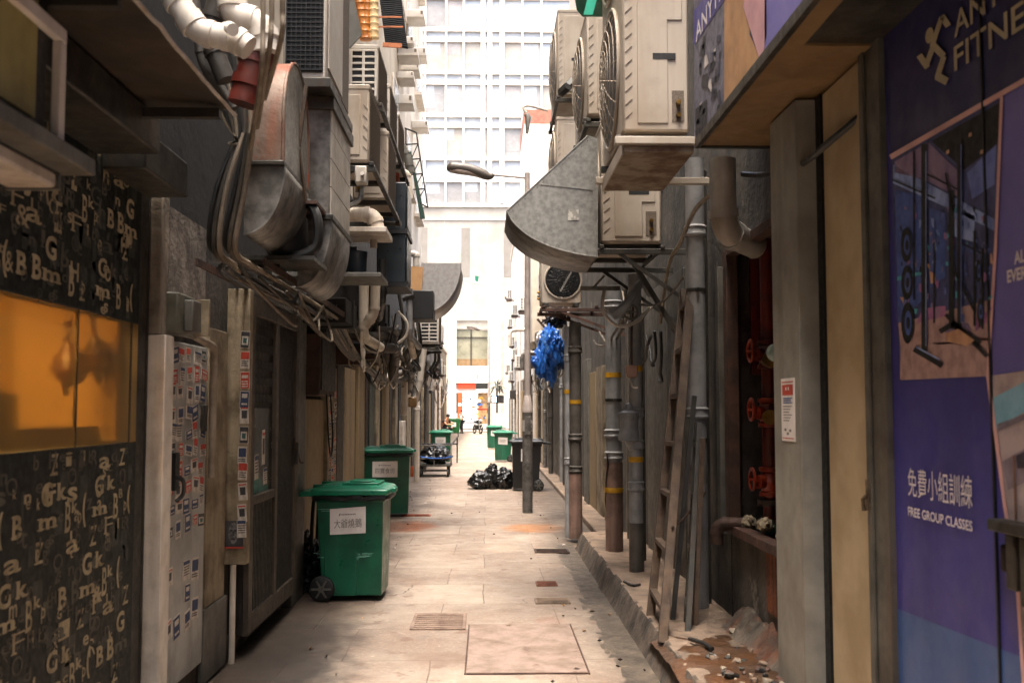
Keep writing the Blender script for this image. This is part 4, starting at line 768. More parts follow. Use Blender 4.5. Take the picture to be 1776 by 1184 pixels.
part('shutter_lip',MB().box(1.42,1.799,1.0,4.515,3.285,3.299),m_dgrey,gb,.003)
PX=1.75
ps=thing('poster','wide purple gym poster with logo and weight room picture','poster',(PX,3,0))
part('panel',MB().box(PX,1.798,1.0,4.438,.02,3.284),m_purple,ps)
def pp(mb,pts,l): return mb.face([aX(x,y,PX-.0016*l) for x,y in pts])
b=MB().mat(0); pp(b,[(1500,-250),(2300,-400),(2300,-170),(1545,274)],1)
b.mat(1); pp(b,[(1737,170),(2300,-170),(2300,560),(1715,655)],1)
b.mat(2); pp(b,[(1540,1048),(1747,1129),(2300,1340),(2300,2000),(1540,1500)],1)
b.mat(3); pp(b,[(1715,652),(2300,560),(2300,1700),(1775,1184),(1760,1000),(1742,870)],2)
part('poster_print',b,[m_purpled,m_lilac,m_bluep,M('washed out room print','b3a5a9','8f8489',sc=5,rough=.6)],ps,fixn=False)
b=MB(); 
def line(mb,a,c,w,l):
    a,c=V((*a,0)),V((*c,0)); n=V((-(c-a).y,(c-a).x,0)).normalized()*w/2; return pp(mb,[(a+n)[:2],(c+n)[:2],(c-n)[:2],(a-n)[:2]],l)
line(b,(1544,273),(1790,132),9,4); line(b,(1737,168),(1727,420),5,4); line(b,(1727,420),(1713,650),5,4); line(b,(1713,650),(1742,872),6,4); line(b,(1742,872),(1764,1010),6,4); line(b,(1764,1010),(1778,1230),6,4)
part('print_line',b,m_pinkline,ps,fixn=False)
# weight room picture
g=MB(); W=lambda i,pts,l=2: pp(g.mat(i),pts,l)
W(0,[(1546,276),(1736,172),(1727,420),(1713,652),(1561,659)])
W(1,[(1562,600),(1714,585),(1713,652),(1561,659)],3); W(2,[(1552,280),(1610,247),(1660,295),(1660,340),(1600,310),(1552,300)],3); W(3,[(1677,300),(1728,250),(1725,320),(1686,345)],3); W(4,[(1549,285),(1590,308),(1660,345),(1725,380),(1724,400),(1660,368),(1549,318)],3)
W(5,[(1615,245),(1735,178),(1730,250),(1672,295)],3); W(6,[(1552,330),(1600,340),(1600,520),(1558,560)],3); W(6,[(1612,360),(1640,370),(1640,480),(1612,500)],3); W(4,[(1650,350),(1690,375),(1690,420),(1655,410)],3); W(7,[(1612,470),(1622,475),(1624,490),(1614,492)],4); W(2,[(1640,560),(1680,560),(1690,590),(1640,590)],4); W(8,[(1600,535),(1640,530),(1640,548),(1590,560)],4); W(8,[(1690,555),(1712,540),(1710,560),(1692,575)],4)
W(1,[(1558,560),(1716,520),(1714,590),(1562,604)],3); W(9,[(1556,480),(1600,470),(1600,476),(1556,487)],4)
RG=random.Random(3)
for i in range(120):
    x,y=RG.uniform(1556,1720),RG.uniform(350,555); k=RG.uniform(.4,1); W(RG.choice([3,6,6,7,8,9,4,2,5,5]),[(x,y),(x+RG.uniform(2,8)*k,y+1),(x+RG.uniform(2,8)*k,y+RG.uniform(4,26)*k),(x,y+RG.uniform(4,22)*k)],4+(i%9)*.1)
def plate(x,y,rx,ry,l): W(5,[(x+rx*math.cos(a*PI/9),y+ry*math.sin(a*PI/9)) for a in range(18)],l); W(6,[(x+1+rx*.55*math.cos(a*PI/9),y+ry*.6*math.sin(a*PI/9)) for a in range(18)],l+.3); W(5,[(x+1+rx*.3*math.cos(a*PI/9),y+ry*.3*math.sin(a*PI/9)) for a in range(18)],l+.6)
for (x,y,rx,ry) in ((1572,425,10,30),(1573,490,10,30),(1574,560,11,36),(1697,470,5,20),(1700,540,6,22)): plate(x,y,rx,ry,6)
for (x,y0,y1,w) in ((1603,250,612,10),(1585,262,520,3),(1664,240,575,8),(1650,330,570,9),(1690,400,565,4),(1704,430,570,4),(1620,420,560,3)): W(5,[(x-w/2,y0),(x+w/2,y0),(x+w/2,y1),(x-w/2,y1)],5)
for a,c,w in (((1585,605),(1634,634),9),((1650,560),(1700,596),10),((1640,545),(1712,618),7),((1630,575),(1655,560),9),((1640,300),(1652,372),3),((1548,312),(1622,344),3),((1655,470),(1690,540),4),((1603,300),(1664,330),3),((1664,420),(1704,440),3)): line(g.mat(5),a,c,w,6.2)
W(7,[(1640,578),(1662,570),(1690,590),(1676,600),(1642,592)],6.5); line(g.mat(4),(1588,601),(1630,624),2.5,7); line(g.mat(4),(1606,262),(1606,600),1.5,7); line(g.mat(3),(1667,250),(1667,560),1.5,7)
for (x,y) in ((1680,232),(1641,262),(1700,262)): W(7,[(x,y),(x+5,y-3),(x+5,y+4),(x,y+6)],7)
part('room_picture',g,[M('p0','4b5182','3a3f68',sc=9),M('p1','b89a98','9c8080',sc=14),M('p2','8e7a9c','77668a',sc=9),M('p3','7384cc','5c6bb0',sc=9),M('p4','9ab0e6','6a7cba',sc=9),M('p5','0f1014','0a0a0d',sc=9),M('p6','4a62ac','3a4f90',sc=14),M('p7','cfa284','b48a6c',sc=9),M('p8','a871a5','8a5a88',sc=9),M('p9','55b4c6','3f93a3',sc=9)],ps,fixn=False)
g=MB()
W(0,[(1722,690),(1790,655),(1790,705),(1728,745)],3); W(1,[(1738,800),(1790,770),(1790,830),(1748,850)],3); W(2,[(1762,790),(1790,775),(1790,810),(1764,812)],4); W(1,[(1730,735),(1790,712),(1790,722),(1731,748)],3); W(3,[(1756,790),(1760,790),(1764,900),(1760,905)],4)
part('window_picture',g,[M('q0','86b7cf','6fa3bd',sc=9),M('q1','8b7f8d','6f6571',sc=9),M('q2','3a3146','2c2536',sc=9),M('q3','7d5a4a','6a4b3d',sc=9)],ps,fixn=False)
# lettering and the running figure logo
lg=MB(); 
def T(mb,s,px,py,h,bold,w=None,l=5): text(mb,s,aX(px,py,PX-.0016*l),(0,-1,0),(0,0,1),h,bold,width=w)
o=aX(1655,124,PX-.008); text(lg,'FITNESS',o,(0,-.99,-.04),(0,0,1),.092,.012,width=.70); o=aX(1655,66,PX-.008); text(lg,'ANYTIME',o,(0,-1,0),(0,0,1),.092,.012,width=.72)
ell=[(1612+7*math.cos(a*PI/8)+2*math.sin(a*PI/8),62-14*math.sin(a*PI/8)) for a in range(16)]; pp(lg,ell,5)
for a,c,w in (((1633,30),(1616,82),8),((1633,28),(1645,46),11),((1617,78),(1637,98),12),((1618,82),(1607,112),9),((1609,118),(1594,96),11),((1637,98),(1625,136),9),((1624,132),(1643,142),14)): line(lg,a,c,w,6+int(w%3)*.2)
part('logo',lg,m_logo,ps,fixn=False)
tx=MB(); T(tx,'免費小組訓練',1575,855,.088,.0015,.57); T(tx,'FREE GROUP CLASSES',1575,893,.036,.022,.57); T(tx,'AL',1759,458,.040,.03,l=4); T(tx,'EVER',1747,490,.040,.03,l=4)
part('lettering',tx,m_wtxt,ps,fixn=False)
part('panel_joint',MB().box(PX-.009,PX,3.545,3.556,.02,3.28),m_black,ps)
t=thing('padlock_bar','dark hasp and bar hanging over the purple poster edge','padlock',(1.7,3.4,1.3)); p=aX(1716,908,1.70)
part('bar',MB().box(1.69,1.749,p.y-.45,p.y,p.z-.02,p.z+.02),m_dgrey,t,.006); part('hasp',MB().box(1.70,1.74,p.y-.16,p.y-.10,p.z-.20,p.z-.02).box(1.70,1.735,p.y-.24,p.y-.19,p.z-.24,p.z-.02),m_dgrey,t,.006); part('lock_body',MB().box(1.705,1.74,p.y-.08,p.y-.05,p.z-.15,p.z-.06),m_iron,t,.01)
# overhead sign box
sg=thing('sign_box','overhanging purple sign box with tan underside and gym picture','sign',(1.5,5,3.28))
FX=1.30
part('box',MB().box(FX,1.418,2.2,6.30,3.292,5.0).box(1.42,1.80,4.52,6.30,3.292,5.0),m_purpled,sg)
part('soffit',MB().box(FX+.02,1.80,4.52,6.28,3.275,3.290).box(FX+.02,1.417,2.2,4.518,3.275,3.290),m_tan,sg)
part('edge_trim',MB().box(FX-.012,FX+.018,2.2,6.315,3.262,3.32).box(FX+.018,1.8,6.283,6.315,3.262,3.32),m_dgrey,sg,.003)
def fp_(mb,pts,l): return mb.face([aX(x,y,FX-.0016*l) for x,y in pts])
g=MB(); Q=lambda i,pts,l=1: fp_(g.mat(i),pts,l)
Q(0,[(1204,260),(1204,-300),(1256,-300),(1256,190)]); Q(1,[(1256,188),(1256,-300),(1330,-300),(1300,60),(1322,108)]); Q(2,[(1289,12),(1300,-60),(1326,-300),(1330,60),(1320,112)],2); Q(3,[(1326,-60),(1326,106),(1600,-300),(1326,-300)],2); Q(4,[(1203,80),(1203,20),(1290,-95),(1290,-50)],2)
for i in range(24):
    x,y=R.uniform(1206,1248),R.uniform(60,210); Q(R.choice([5,6,5,7]),[(x,y),(x+R.uniform(2,7),y-4),(x+R.uniform(2,8),y+R.uniform(4,26)),(x-1,y+R.uniform(6,24))],3)
Q(5,[(1206,190),(1226,172),(1226,222),(1206,240)],3)
part('sign_picture',g,[M('s0','6b6a7a','4c4b5c',sc=16),M('s1','b48a62','9a7350',sc=4),M('s2','c99aa0','b88a92',sc=4),m_lilac,m_purple,M('s5','1d1f2b','151722',sc=9),M('s6','c4bcb8','a9a2a0',sc=9),M('s7','3a3a50','2d2d40',sc=9)],sg,fixn=False)
tx=MB(); text(tx,'ANYTIM',aX(1207,74,FX-.007),(0,-1,0),(0,0,1),.115,.01,width=.85); part('lettering',tx,m_wtxt,sg,fixn=False)
# notice on the pillar
t=thing('notice','narrow white notice with red heading stuck on the grey pillar','notice',(1.59,5.5,1.4)); p0,p1=aX(1355,657,1.5985),aX(1380,766,1.5985)
y0,y1,z0,z1=p1.y,p0.y,p1.z,p0.z; h=z1-z0; w=y1-y0
part('plate',MB().box(1.5965,1.5998,y0,y1,z0,z1),m_paper,t,.001)
g=MB(); r=lambda i,a,b_,c,d: g.mat(i).face([(1.5955,y1-a*w,z1-c*h),(1.5955,y1-b_*w,z1-c*h),(1.5955,y1-b_*w,z1-d*h),(1.5955,y1-a*w,z1-d*h)])
r(0,.08,.92,.05,.07); r(0,.1,.9,.10,.27); r(0,.08,.92,.945,.96)
g.mat(3); [g.face([(1.5945,y1-(a)*w,z1-.14*h),(1.5945,y1-(a+.08)*w,z1-.14*h),(1.5945,y1-(a+.08)*w,z1-.19*h),(1.5945,y1-a*w,z1-.19*h)]) for a in (.36,.54)]
for i in range(3): r(1,.15,.85-.1*(i%2),.31+i*.035,.328+i*.035)
for i in range(6): r(2,.15,.8-.1*(i%3),.44+i*.045,.455+i*.045)
for (a,c) in ((.3,.82),(.66,.83),(.48,.88)): g.mat(2).face([(1.5955,y1-(a+.09*math.cos(k*PI/5))*w,z1-(c+.024*math.sin(k*PI/5))*h) for k in range(10)])
part('print',g,[m_flyr,m_bluep,m_ink,m_paper],t,fixn=False)
# ---- concrete building with hydrant recess
cb=thing('pipe_wall_building','grimy concrete building with hydrant recess behind the drain pipes','building',(WR,9,0))
part('wall',MB().box(WR,9,7.462,13,0,14.5).box(WR+.002,9,5.761,7.458,2.82,14.5).box(WR+.005,9,5.761,7.458,0,.78).box(2.25,9,5.761,7.458,.782,2.818),m_conc,cb)
part('recess_brick',MB().box(WR+.06,2.249,7.435,7.461,.785,2.815),M('sooty recess brick','2d2623','1a1614',sc=5,rough=.9,bump=.6,bsc=14,streak='4a1510',amt=.5),cb)
part('red_panel',MB().box(1.90,2.249,7.40,7.434,1.9,2.81),m_fire,cb)
part('recess_frame',MB().box(1.715,1.80,7.36,7.46,.80,2.80).box(1.70,1.80,5.765,7.36,.785,.845).box(1.715,1.80,5.765,7.36,2.75,2.815),m_rustfr,cb,.004)
part('side_strip',MB().box(1.70,WR,7.56,7.66,.75,2.7),m_grey,cb,.004)
for i,(y0,y1,mt,xo) in enumerate(((8.2,9.0,m_grey,1.735),(9.05,9.9,M('dull sheet cladding','4a4842','33312c',sc=3,rough=.5,metal=.2,streak='2e2b26',amt=.6),1.728),(9.95,11.2,m_grey,1.733),(11.6,12.9,m_cream,1.73))): part('cladding',MB().box(xo,WR,y0,y1,.12,2.9),mt,cb,.004)
# broken plinth under the recess
def mound(x,y):
    d=(WR-x)/.11; k=.5+.5*NZ.noise(V((y*3.1,.3,4)))+.25*NZ.noise(V((y*9,x*9,2))); e=min(1,max(0,(7.35-y)/.25))
    return .165+e*(.06+.17*k)*math.exp(-d*d)+.012*NZ.noise(V((x*30,y*30,1)))-.03*min(1,max(0,(d-2)/1))
part('broken_plinth',grid(1.42,1.752,5.76,7.45,40,190,mound),M('rust run concrete','554c42','2b241e',sc=5,rough=.85,bump=.8,bsc=26,streak='6b3514',amt=.9,ssc=4,streak2='5f2f12',ab=.56),cb); part('rust_run',MB().box(1.742,WR+.0045,5.9,6.5,.402,.78),M('rust run on wall','5f3014','2f1b0e',sc=5,rough=.8,bump=.5,streak='84430f',amt=.8,ssc=6),cb)
def chunk(c,s_,sd,mt,l):
    bm=bmesh.new(); rg=random.Random(sd); [bm.verts.new(V(c)+V((rg.uniform(-1,1)*s_[0],rg.uniform(-1,1)*s_[1],rg.uniform(-1,1)*s_[2]))) for _ in range(16)]
    bmesh.ops.convex_hull(bm,input=bm.verts); bmesh.ops.delete(bm,geom=[v for v in bm.verts if not v.link_faces],context='VERTS'); bm.verts.index_update(); b=MB().add([v.co.copy() for v in bm.verts],[tuple(v.index for v in f.verts) for f in bm.faces]); bm.free(); solo('rubble_chunk',b,mt,l,'rubble','rubble under the hydrant recess',bevel=.006)
RC=random.Random(8)
for i in range(44):
    y=RC.choice([RC.uniform(5.5,6.25),RC.uniform(5.5,6.2),RC.uniform(5.5,7.0)]); k=RC.uniform(.010,.034); x=RC.uniform(1.30,1.66) if y<6.3 else RC.uniform(1.52,1.68); chunk((x,y,.19+k*.5),(k,k*1.2,k*.7),i,(m_conc2,m_plat,m_rustfr,m_conc,m_black)[i%5],'broken concrete chunk lying on the rusty kerb below the hydrant recess')
# hydrant pipework: one assembly
hy=thing('fire_hydrant','red riser pipe with three valves inside the brick recess','fire hydrant',(1.94,7.0,.8))
rx,ry=1.90,6.95
part('riser',MB().tube([(rx,ry,.8),(rx,ry,2.8)],.05,14),m_fire,hy)
for z,mt in ((2.02,m_fire),(1.63,m_orange),(1.17,m_orange)):
    part('valve',MB().lathe([(.03,z-.10),(.075,z-.095),(.075,z-.07),(.06,z-.06),(.085,z),(.06,z+.06),(.075,z+.07),(.075,z+.095),(.03,z+.10)],(rx,ry,0),16).tube([(rx,ry,z),(rx-.10,ry-.05,z)],.045,12),mt,hy)
    part('hand_wheel',MB().tube([(rx-.14+.0*a,ry-.07+.07*math.cos(a*PI/8),z+.02+.07*math.sin(a*PI/8)) for a in range(16)],.011,6,closed=True).tube([(rx-.1,ry-.05,z),(rx-.15,ry-.07,z+.02)],.012,6).bar((rx-.14,ry-.14,z+.02),(rx-.14,ry,z+.02),.012,.012),m_orange,hy)
part('outlet',MB().tube([(rx,ry,1.98),(rx-.04,ry-.22,1.98)],.055,14),m_brass,hy); part('gauge_glass',MB().blob((rx-.02,ry-.24,2.02),(.06,.03,.06),1,0,3),M('pale gauge glass','9fb3ad','7a8c88',sc=6,rough=.15),hy); part('outlet',MB().tube([(rx,ry,1.60),(rx-.05,ry-.2,1.60)],.05,14),m_brass,hy)
for z in (.9,1.03): part('flange',MB().lathe([(.05,z-.02),(.09,z-.02),(.09,z+.02),(.05,z+.02)],(rx,ry,0),16),m_iron,hy)
solo('plastic_bottle',MB().lathe([(.01,.85),(.045,.855),(.045,1.0),(.03,1.03),(.02,1.05),(.02,1.07),(.01,1.08)],(1.80,6.22,0),14),M('pink bottle plastic','b5615c','9d4c48',sc=6,rough=.35),'pink plastic bottle standing in the recess by the pillar','bottle')
for i in range(7): solo('rubbish',MB().blob((1.80+.05*(i%3),6.3+i*.14,.88+.03*(i%2)),(.05,.06,.045),20+i,.4,3,3),(m_cream,m_teal,m_iron)[i%3],'crumpled scrap lying on the sill of the hydrant recess','rubbish','scraps on the recess sill')
pipe_run([(1.80,7.2,.86),(1.60,7.25,.86),(1.60,7.25,.72)],.045,m_iron,'black iron elbow pipe sticking out below the hydrant recess')
# ---- drain pipes
drain(1.585,7.80,.14,3.56,.072,m_pvcg,'wide grey drain pipe behind the leaning ladders',clamps=(1.42,2.55),bands=(1.62,3.0))
part('pipe_sleeve',MB().lathe([(.0725,1.10),(.075,1.10),(.075,1.24),(.0725,1.24)],(1.585,7.80,0),16),m_galvd,bpy.data.objects['drain_pipe'])
pipe_run([(1.53,6.62,3.27),(1.53,6.62,2.80),(1.80,6.85,2.74)],.088,M('pale grey pipe paint','98938c','7d7871',sc=4,rough=.45,streak='6b4a32',amt=.6,ssc=4),'grey pipe with rusty joint dropping from the sign box and bending into the wall',rad=.13)
drain(1.33,10.87,.14,2.95,.083,m_pvcg,'grey drain pipe with rust pink lower half and yellow tape',bands=(1.17,1.40,2.75),tapes=((1.985,1.03),(.79,1.16)),lower=(1.10,1.12,m_rustpipe),clamps=(1.75,))
part('chain',MB().tube(sag((1.25,10.78,1.2),(1.24,10.9,.5),.05,8,.01),.010,5),m_iron,bpy.data.objects['drain_pipe.001'])
t=drain(1.37,9.54,.14,2.9,.062,m_pvcg,'drain pipe with thick branch fitting nearest the ladders',bands=(.95,1.33,1.62),tapes=((2.0,1.04),(1.17,1.04)),lower=(.62,1.12,m_pvcd))
part('branch_fitting',MB().lathe([(.07,1.36),(.095,1.37),(.095,1.42),(.085,1.44),(.085,1.56),(.10,1.58),(.10,1.62),(.05,1.64),(.03,1.70),(.01,1.71)],(1.30,9.5,0),16).tube([(1.36,9.54,1.30),(1.30,9.52,1.42)],.06,12),m_pvcg,t)
drain(1.12,13.1,.05,2.75,.075,m_pvcd,'sooty drain pipe with yellow mark closest to the lamp post',bands=(.9,1.30,2.4),tapes=((1.72,1.04),(.62,1.04)),lower=(.85,1.1,m_rustpipe)); drain(1.03,13.15,.05,2.70,.045,m_pvcg,'slim grey pipe strapped beside the sooty drain pipe',bands=(1.0,2.3),tapes=((1.85,1.05),))
drain(1.52,10.2,.14,2.6,.04,m_pvcd,'thin dark pipe tucked behind the branch fitting'); pipe_run([(1.22,12.6,.10),(1.55,12.7,.10),(1.7,12.7,.10)],.045,m_pvcd,'short dark pipe lying along the wall foot past the drain pipes'); pipe_run([(1.66,7.95,3.5),(1.66,7.95,.15)],.05,m_pvcd,'dark pipe in the gap behind the wide grey drain pipe')
drain(1.63,11.9,.10,2.7,.03,m_pvcd,'thin conduit pipe beside the beige door'); 
t=thing('wall_box','pinkish switch box hanging on a cord beside the taped drain pipe','electrical box',(1.38,9.2,1.9)); p=aY(1096,643,9.3); part('body',MB().box(p.x-.06,p.x+.05,9.25,9.34,p.z-.06,p.z+.05,.8),M('faded pink enamel','9d7b6c','83604f',sc=8,rough=.6),t,.008); part('cord',MB().tube(bezier([p+V((0,0,.05)),p+V((0,0,.3)),p+V((.03,.1,.6))],6),.01,6),m_rustfr,t); part('hook',MB().tube(bezier([p+V((-.02,0,-.06)),p+V((0,-.02,-.14)),p+V((.05,-.02,-.15))],6),.01,6),m_cablew,t)
cable([aY(1048,505,9.2),aY(1046,540,9.1),aY(1072,565,9.1),aY(1105,557,9.2),aY(1130,530,9.4)],.017,m_cablew,'white hose looped across the drain pipes'); cable([aY(1062,548,9.0),aY(1085,530,9),aY(1100,505,9.1),aY(1115,490,9.3),aY(1128,510,9.4)],.04,m_pvcg,'fat grey flexible duct twisting over the drain pipes'); 
t=thing('stop_valve','round hand wheel valve between the two taped drain pipes','valve',(1.36,9.2,2.5)); p=aY(1093,541,9.2); part('wheel',MB().tube([(p.x+.065*math.cos(a*PI/8),9.2,p.z+.065*math.sin(a*PI/8)) for a in range(16)],.010,6,closed=True).bar((p.x-.06,9.2,p.z),(p.x+.06,9.2,p.z),.01,.01).bar((p.x,9.2,p.z-.06),(p.x,9.2,p.z+.06),.01,.01),m_grey,t); part('stem',MB().tube([(p.x,9.2,p.z),(p.x,9.5,p.z)],.022,8),m_grey,t)
for i in range(10):
    a=V((R.uniform(1.2,1.65),R.uniform(7.4,11),R.uniform(2.3,3.0))); b_=a+V((R.uniform(-.15,.15),R.uniform(.6,2),R.uniform(-.5,.4))); cable(sag(a,b_,R.uniform(.1,.35),7,.02),R.uniform(.008,.016),R.choice([m_cable,m_cable,m_conduitd,m_cableb]),'tangled lead hanging under the condensers by the drain pipes','tangled leads by the drain pipes')
cable([aX(1235,335,1.5),aX(1205,365,1.5),aX(1180,420,1.5),aX(1160,460,1.5),aX(1145,560,1.55)],.016,m_conduit,'brownish lead running down behind the lower condenser')
cable([aY(1288,302,6.5),aY(1330,303,6.0),aY(1390,285,5.3),aY(1440,245,4.9),aY(1504,192,4.66)],.018,m_cable,'thick black cable looping under the sign box to the steel post')
# ---- leaning ladders and poles
def ladder(label,b0,t0,b1,t1,n,w=.045,mt=None):
    t=thing('ladder',label,'ladder',tuple((V(b0)+V(b1))/2)); b0,t0,b1,t1=V(b0),V(t0),V(b1),V(t1)
    for a,c in ((b0,t0),(b1,t1)): part('rail',MB().bar(a,c,w,w*1.3,(1,0,0)),mt or m_wood,t,.003)
    for i in range(n):
        u=(i+.55)/n; part('rung',MB().bar(b0.lerp(t0,u),b1.lerp(t1,u),.035,.05,(1,0,0)),mt or m_wood,t,.003)
    return t
ladder('worn brown wooden ladder leaning on the wall at the kerb end',(1.125,6.72,.16),(1.56,7.85,2.62),(1.17,7.5,.16),(1.57,8.2,2.60),7)
ladder('narrow grey ladder folded behind the worn brown one',(1.33,6.95,.14),(1.55,7.55,1.55),(1.38,7.25,.14),(1.57,7.72,1.55),4,.03,m_dgrey)
for a,c,l in (((1.30,7.35,.14),(1.53,7.62,1.75),'thin metal pole nearest the brown ladder'),((1.42,7.15,.14),(1.52,7.3,1.45),'flat wooden lath leaning by the wide grey pipe')): solo('pole',MB().bar(a,c,.03,.035,(1,0,0)),m_dgrey if 'metal' in l else m_wood,l,'pole',bevel=.003)
cable(sag((1.24,7.0,.86),(1.62,7.7,1.05),.03,14,.006),.009,m_iron,'rusty chain tying the ladders to the wide grey pipe',smooth=False,name='chain'); cable([(1.28,6.62,.21),(1.33,6.45,.222),(1.36,6.32,.215)],.014,m_cable,'black hose end lying on the rust sludge'); cable([(1.17,8.9,.195),(1.22,8.7,.197),(1.28,8.75,.195)],.012,m_cable,'black offcut of hose lying on the kerb platform')
# ---- condensers
ac_right(.857,6.42,3.36,'big cream condenser with large round fan guard beside the sign box',W=1.12,D=.42,H=1.6,fans=1,cam=1) if False else None
t=ac_right(.857,6.42,3.36,'big cream condenser with tall fan guard close beside the sign box',W=1.12,D=.42,H=2.1,fans=2)
tr=thing('drip_tray','rusty steel tray and rails under the big cream condenser','drip tray',(1.1,7,3.2)); part('tray',MB().box(.86,1.30,6.40,7.56,3.26,3.30),M('rust streaked cream','8a7d6c','5f4632',sc=6,rough=.7,streak='4a2814',amt=.8,ssc=5),tr,.004); part('rail',MB().box(.80,1.78,6.36,6.42,3.305,3.352),m_ac,tr,.004); part('rail',MB().box(.80,1.78,7.50,7.56,3.305,3.352),m_ac,tr,.004); part('skirt',MB().box(.848,.858,6.42,7.54,3.25,3.335),m_ac,tr)
ac_right(.875,8.9,4.18,'cream condenser with round fan guard behind the biggest one',W=1.25,D=.4,H=.98); shelf(WR,.85,8.9,10.2,4.16,'dark steel bracket under the second cream condenser')
ac_right(.90,12.9,5.58,'high cream condenser beyond the second one, over the red tile strip',W=1.4,D=.38,H=1.15); shelf(WR,.86,12.8,14.4,5.56,'dark bracket under the high cream condenser')
cable([aY(985,150,12.5),aY(975,160,12.6),aY(1000,135,12.8)],.06,m_black,'black lagged hose under the high condenser')
ac_right(.86,12.6,4.30,'cream condenser half hidden behind the spangled hood',W=1.1,D=.36,H=.95); shelf(WR,.82,12.5,13.8,4.28,'bracket under the condenser behind the spangled hood')
ac_right(.955,8.55,3.0,'cream condenser carrying the spangled galvanised hood',W=1.05,D=.5,H=1.05); shelf(WR,.92,8.5,9.7,2.98,'heavy steel bracket under the hooded condenser',brace=.5)
# deflector hood
hd=thing('deflector_hood','large spangled galvanised hood fanning out over the alley','duct hood',(.6,9,3.0)); Y0,Y1=8.55,9.6
arcpx=[(879,366),(889,384),(904,399),(922,412),(944,423),(968,432),(995,439),(1018,443),(1037,445)]
P=lambda px,py,Y=Y0: aY(px,py,Y0)+V((0,Y-Y0,0))
m_span=M('spangled zinc','96948e','7b7974',sc=24,rough=.45,metal=.35,spread=(.38,.62),streak='6d675f',amt=.25,ssc=2)
outl=[P(1020,235),P(1037,240)]+[P(*q) for q in reversed(arcpx)]
for y in (0,Y1-Y0-.006): part('cheek',MB().prism([q+V((0,y,0)) for q in outl],(0,.006,0)),m_span,hd)
def strip(pts,nm,mt,th=.006):
    b=MB(); vs=[];fs=[]
    for q in pts: vs+=[q+V((0,.006,0)),q+V((0,Y1-Y0-.006,0))]
    b.add(vs,[(2*i,2*i+1,2*i+3,2*i+2) for i in range(len(pts)-1)]); o=part(nm,b,mt,hd); s=o.modifiers.new('Solid','SOLIDIFY'); s.thickness=th
strip([P(1020,235),P(879,366)],'top_sheet',m_span); strip(bezier([P(*q) for q in arcpx],4),'curved_sheet',m_galvd)
part('seam',MB().tube([q+V((0,-.002,0)) for q in bezier([P(*q) for q in arcpx],4)],.006,6).tube([P(1020,235),P(879,366)],.006,6),m_span,hd)
rv=MB()
for i in range(13):
    u=(i+.5)/13; q=P(1020,235).lerp(P(879,366),u)+V((.02,0,-.02)); rv.tube([q+V((0,-.004,0)),q+V((0,.003,0))],.006,8)
for q in bezier([P(*a) for a in arcpx],1)[1:-1]: q=q+V((.004,0,.025)); rv.tube([q+V((0,-.004,0)),q+V((0,.003,0))],.006,8)
part('rivet',rv,m_galvd,hd); part('cheek_fold',MB().bar(P(1026,244)+V((0,-.003,0)),P(1034,438)+V((0,-.003,0)),.012,.006).bar(P(936,320)+V((0,-.002,0)),P(1032,330)+V((0,-.002,0)),.005,.004),m_span,hd)
p=P(985,378); part('torn_label',MB().box(p.x-.0,p.x+.09,Y0-.004,Y0-.001,p.z-.02,p.z+.07),M('torn label residue','b9b4ab','8f8b83',sc=18,rough=.8,spread=(.45,.5)),hd)
# fan unit facing camera lower
t=condenser('cream condenser with black fan opening facing along the alley under the hood',W=.50,D=.45,H=.62,cam=-1,mt=m_ac,guard=m_black); t.location=(.93,13.1,2.93); shelf(WR,.66,12.8,13.5,2.91,'rusted shelf under the condenser with black fan',mt=m_rustfr)
solo('steel_strut',MB().bar(aY(1000,455,11),aY(972,505,11),.04,.02),m_galvd,'bare steel strut slanting before the black fan','strut'); solo('steel_strut',MB().bar(aY(1048,478,9.5),aY(1028,500,9.5),.04,.02).bar(aY(1006,500,9.5),aY(1075,500,9.5),.04,.04),m_galvd,'small steel strut and rail under the hooded condenser','strut'); solo('steel_strut',MB().bar(aY(1095,450,9),aY(1175,580,9),.05,.04),m_dgrey,'long dark strut slanting down behind the drain pipes','strut')
t=thing('canopy','teal green canopy corner hanging above the cream condensers','canopy',(.9,8,4.7)); a=[aY(990,-40,8),aY(1000,18,8),aY(1010,30,8),aY(1052,30,8),aY(1075,-40,8)]; part('canvas',MB().prism(a,(0,-.5,0)),m_teal,t,.004); part('stripe',MB().prism([aY(1012,26,7.495),aY(1028,-40,7.495),aY(1046,-40,7.495),aY(1028,26,7.495)],(0,.003,0)),M('bright teal','12a184','0c8c72',sc=4,rough=.6),t)
# ---- rendered building
rb=thing('rendered_building','white rendered building with red tile band and row of shutters','building',(WR,28,0))
part('lower_wall',MB().box(WR,9,13.005,50,0,3.0),m_conc,rb); part('upper_wall',MB().box(WR+.03,9,13.005,22,4.6,14.5).box(WR+.03,9,22.002,45,3.002,5.6).box(WR-.12,9,45.002,50,3.002,14.2),m_white,rb)
part('shade_tone_wall',MB().box(WR+.01,9,13.005,21.99,3.002,4.598),m_conc,rb); part('tile_band',MB().box(WR-.14,9,45.002,50,14.202,14.85),m_tilered,rb)  # dark concrete in place of white puts the shade into the wall colour
for k in range(0,14): part('pilaster_strip',MB().box(WR-.02,WR+.028,22.5+k*2,22.62+k*2,3.2,5.5),m_whitepaint,rb) if k%4==1 else None
def rpanel(px0,px1,mt,xo,z0,z1,nm='panel'):
    y0=aX(px1,700,xo).y; y1=aX(px0,700,xo).y; return part(nm,MB().box(xo,WR,max(y0,13.01),y1,z0,z1),mt,rb,.006)
m_sh=M('dark shutter slats','34322d','23211e',sc=4,rough=.5,metal=.3,streak='15130f',amt=.6,ssc=6)
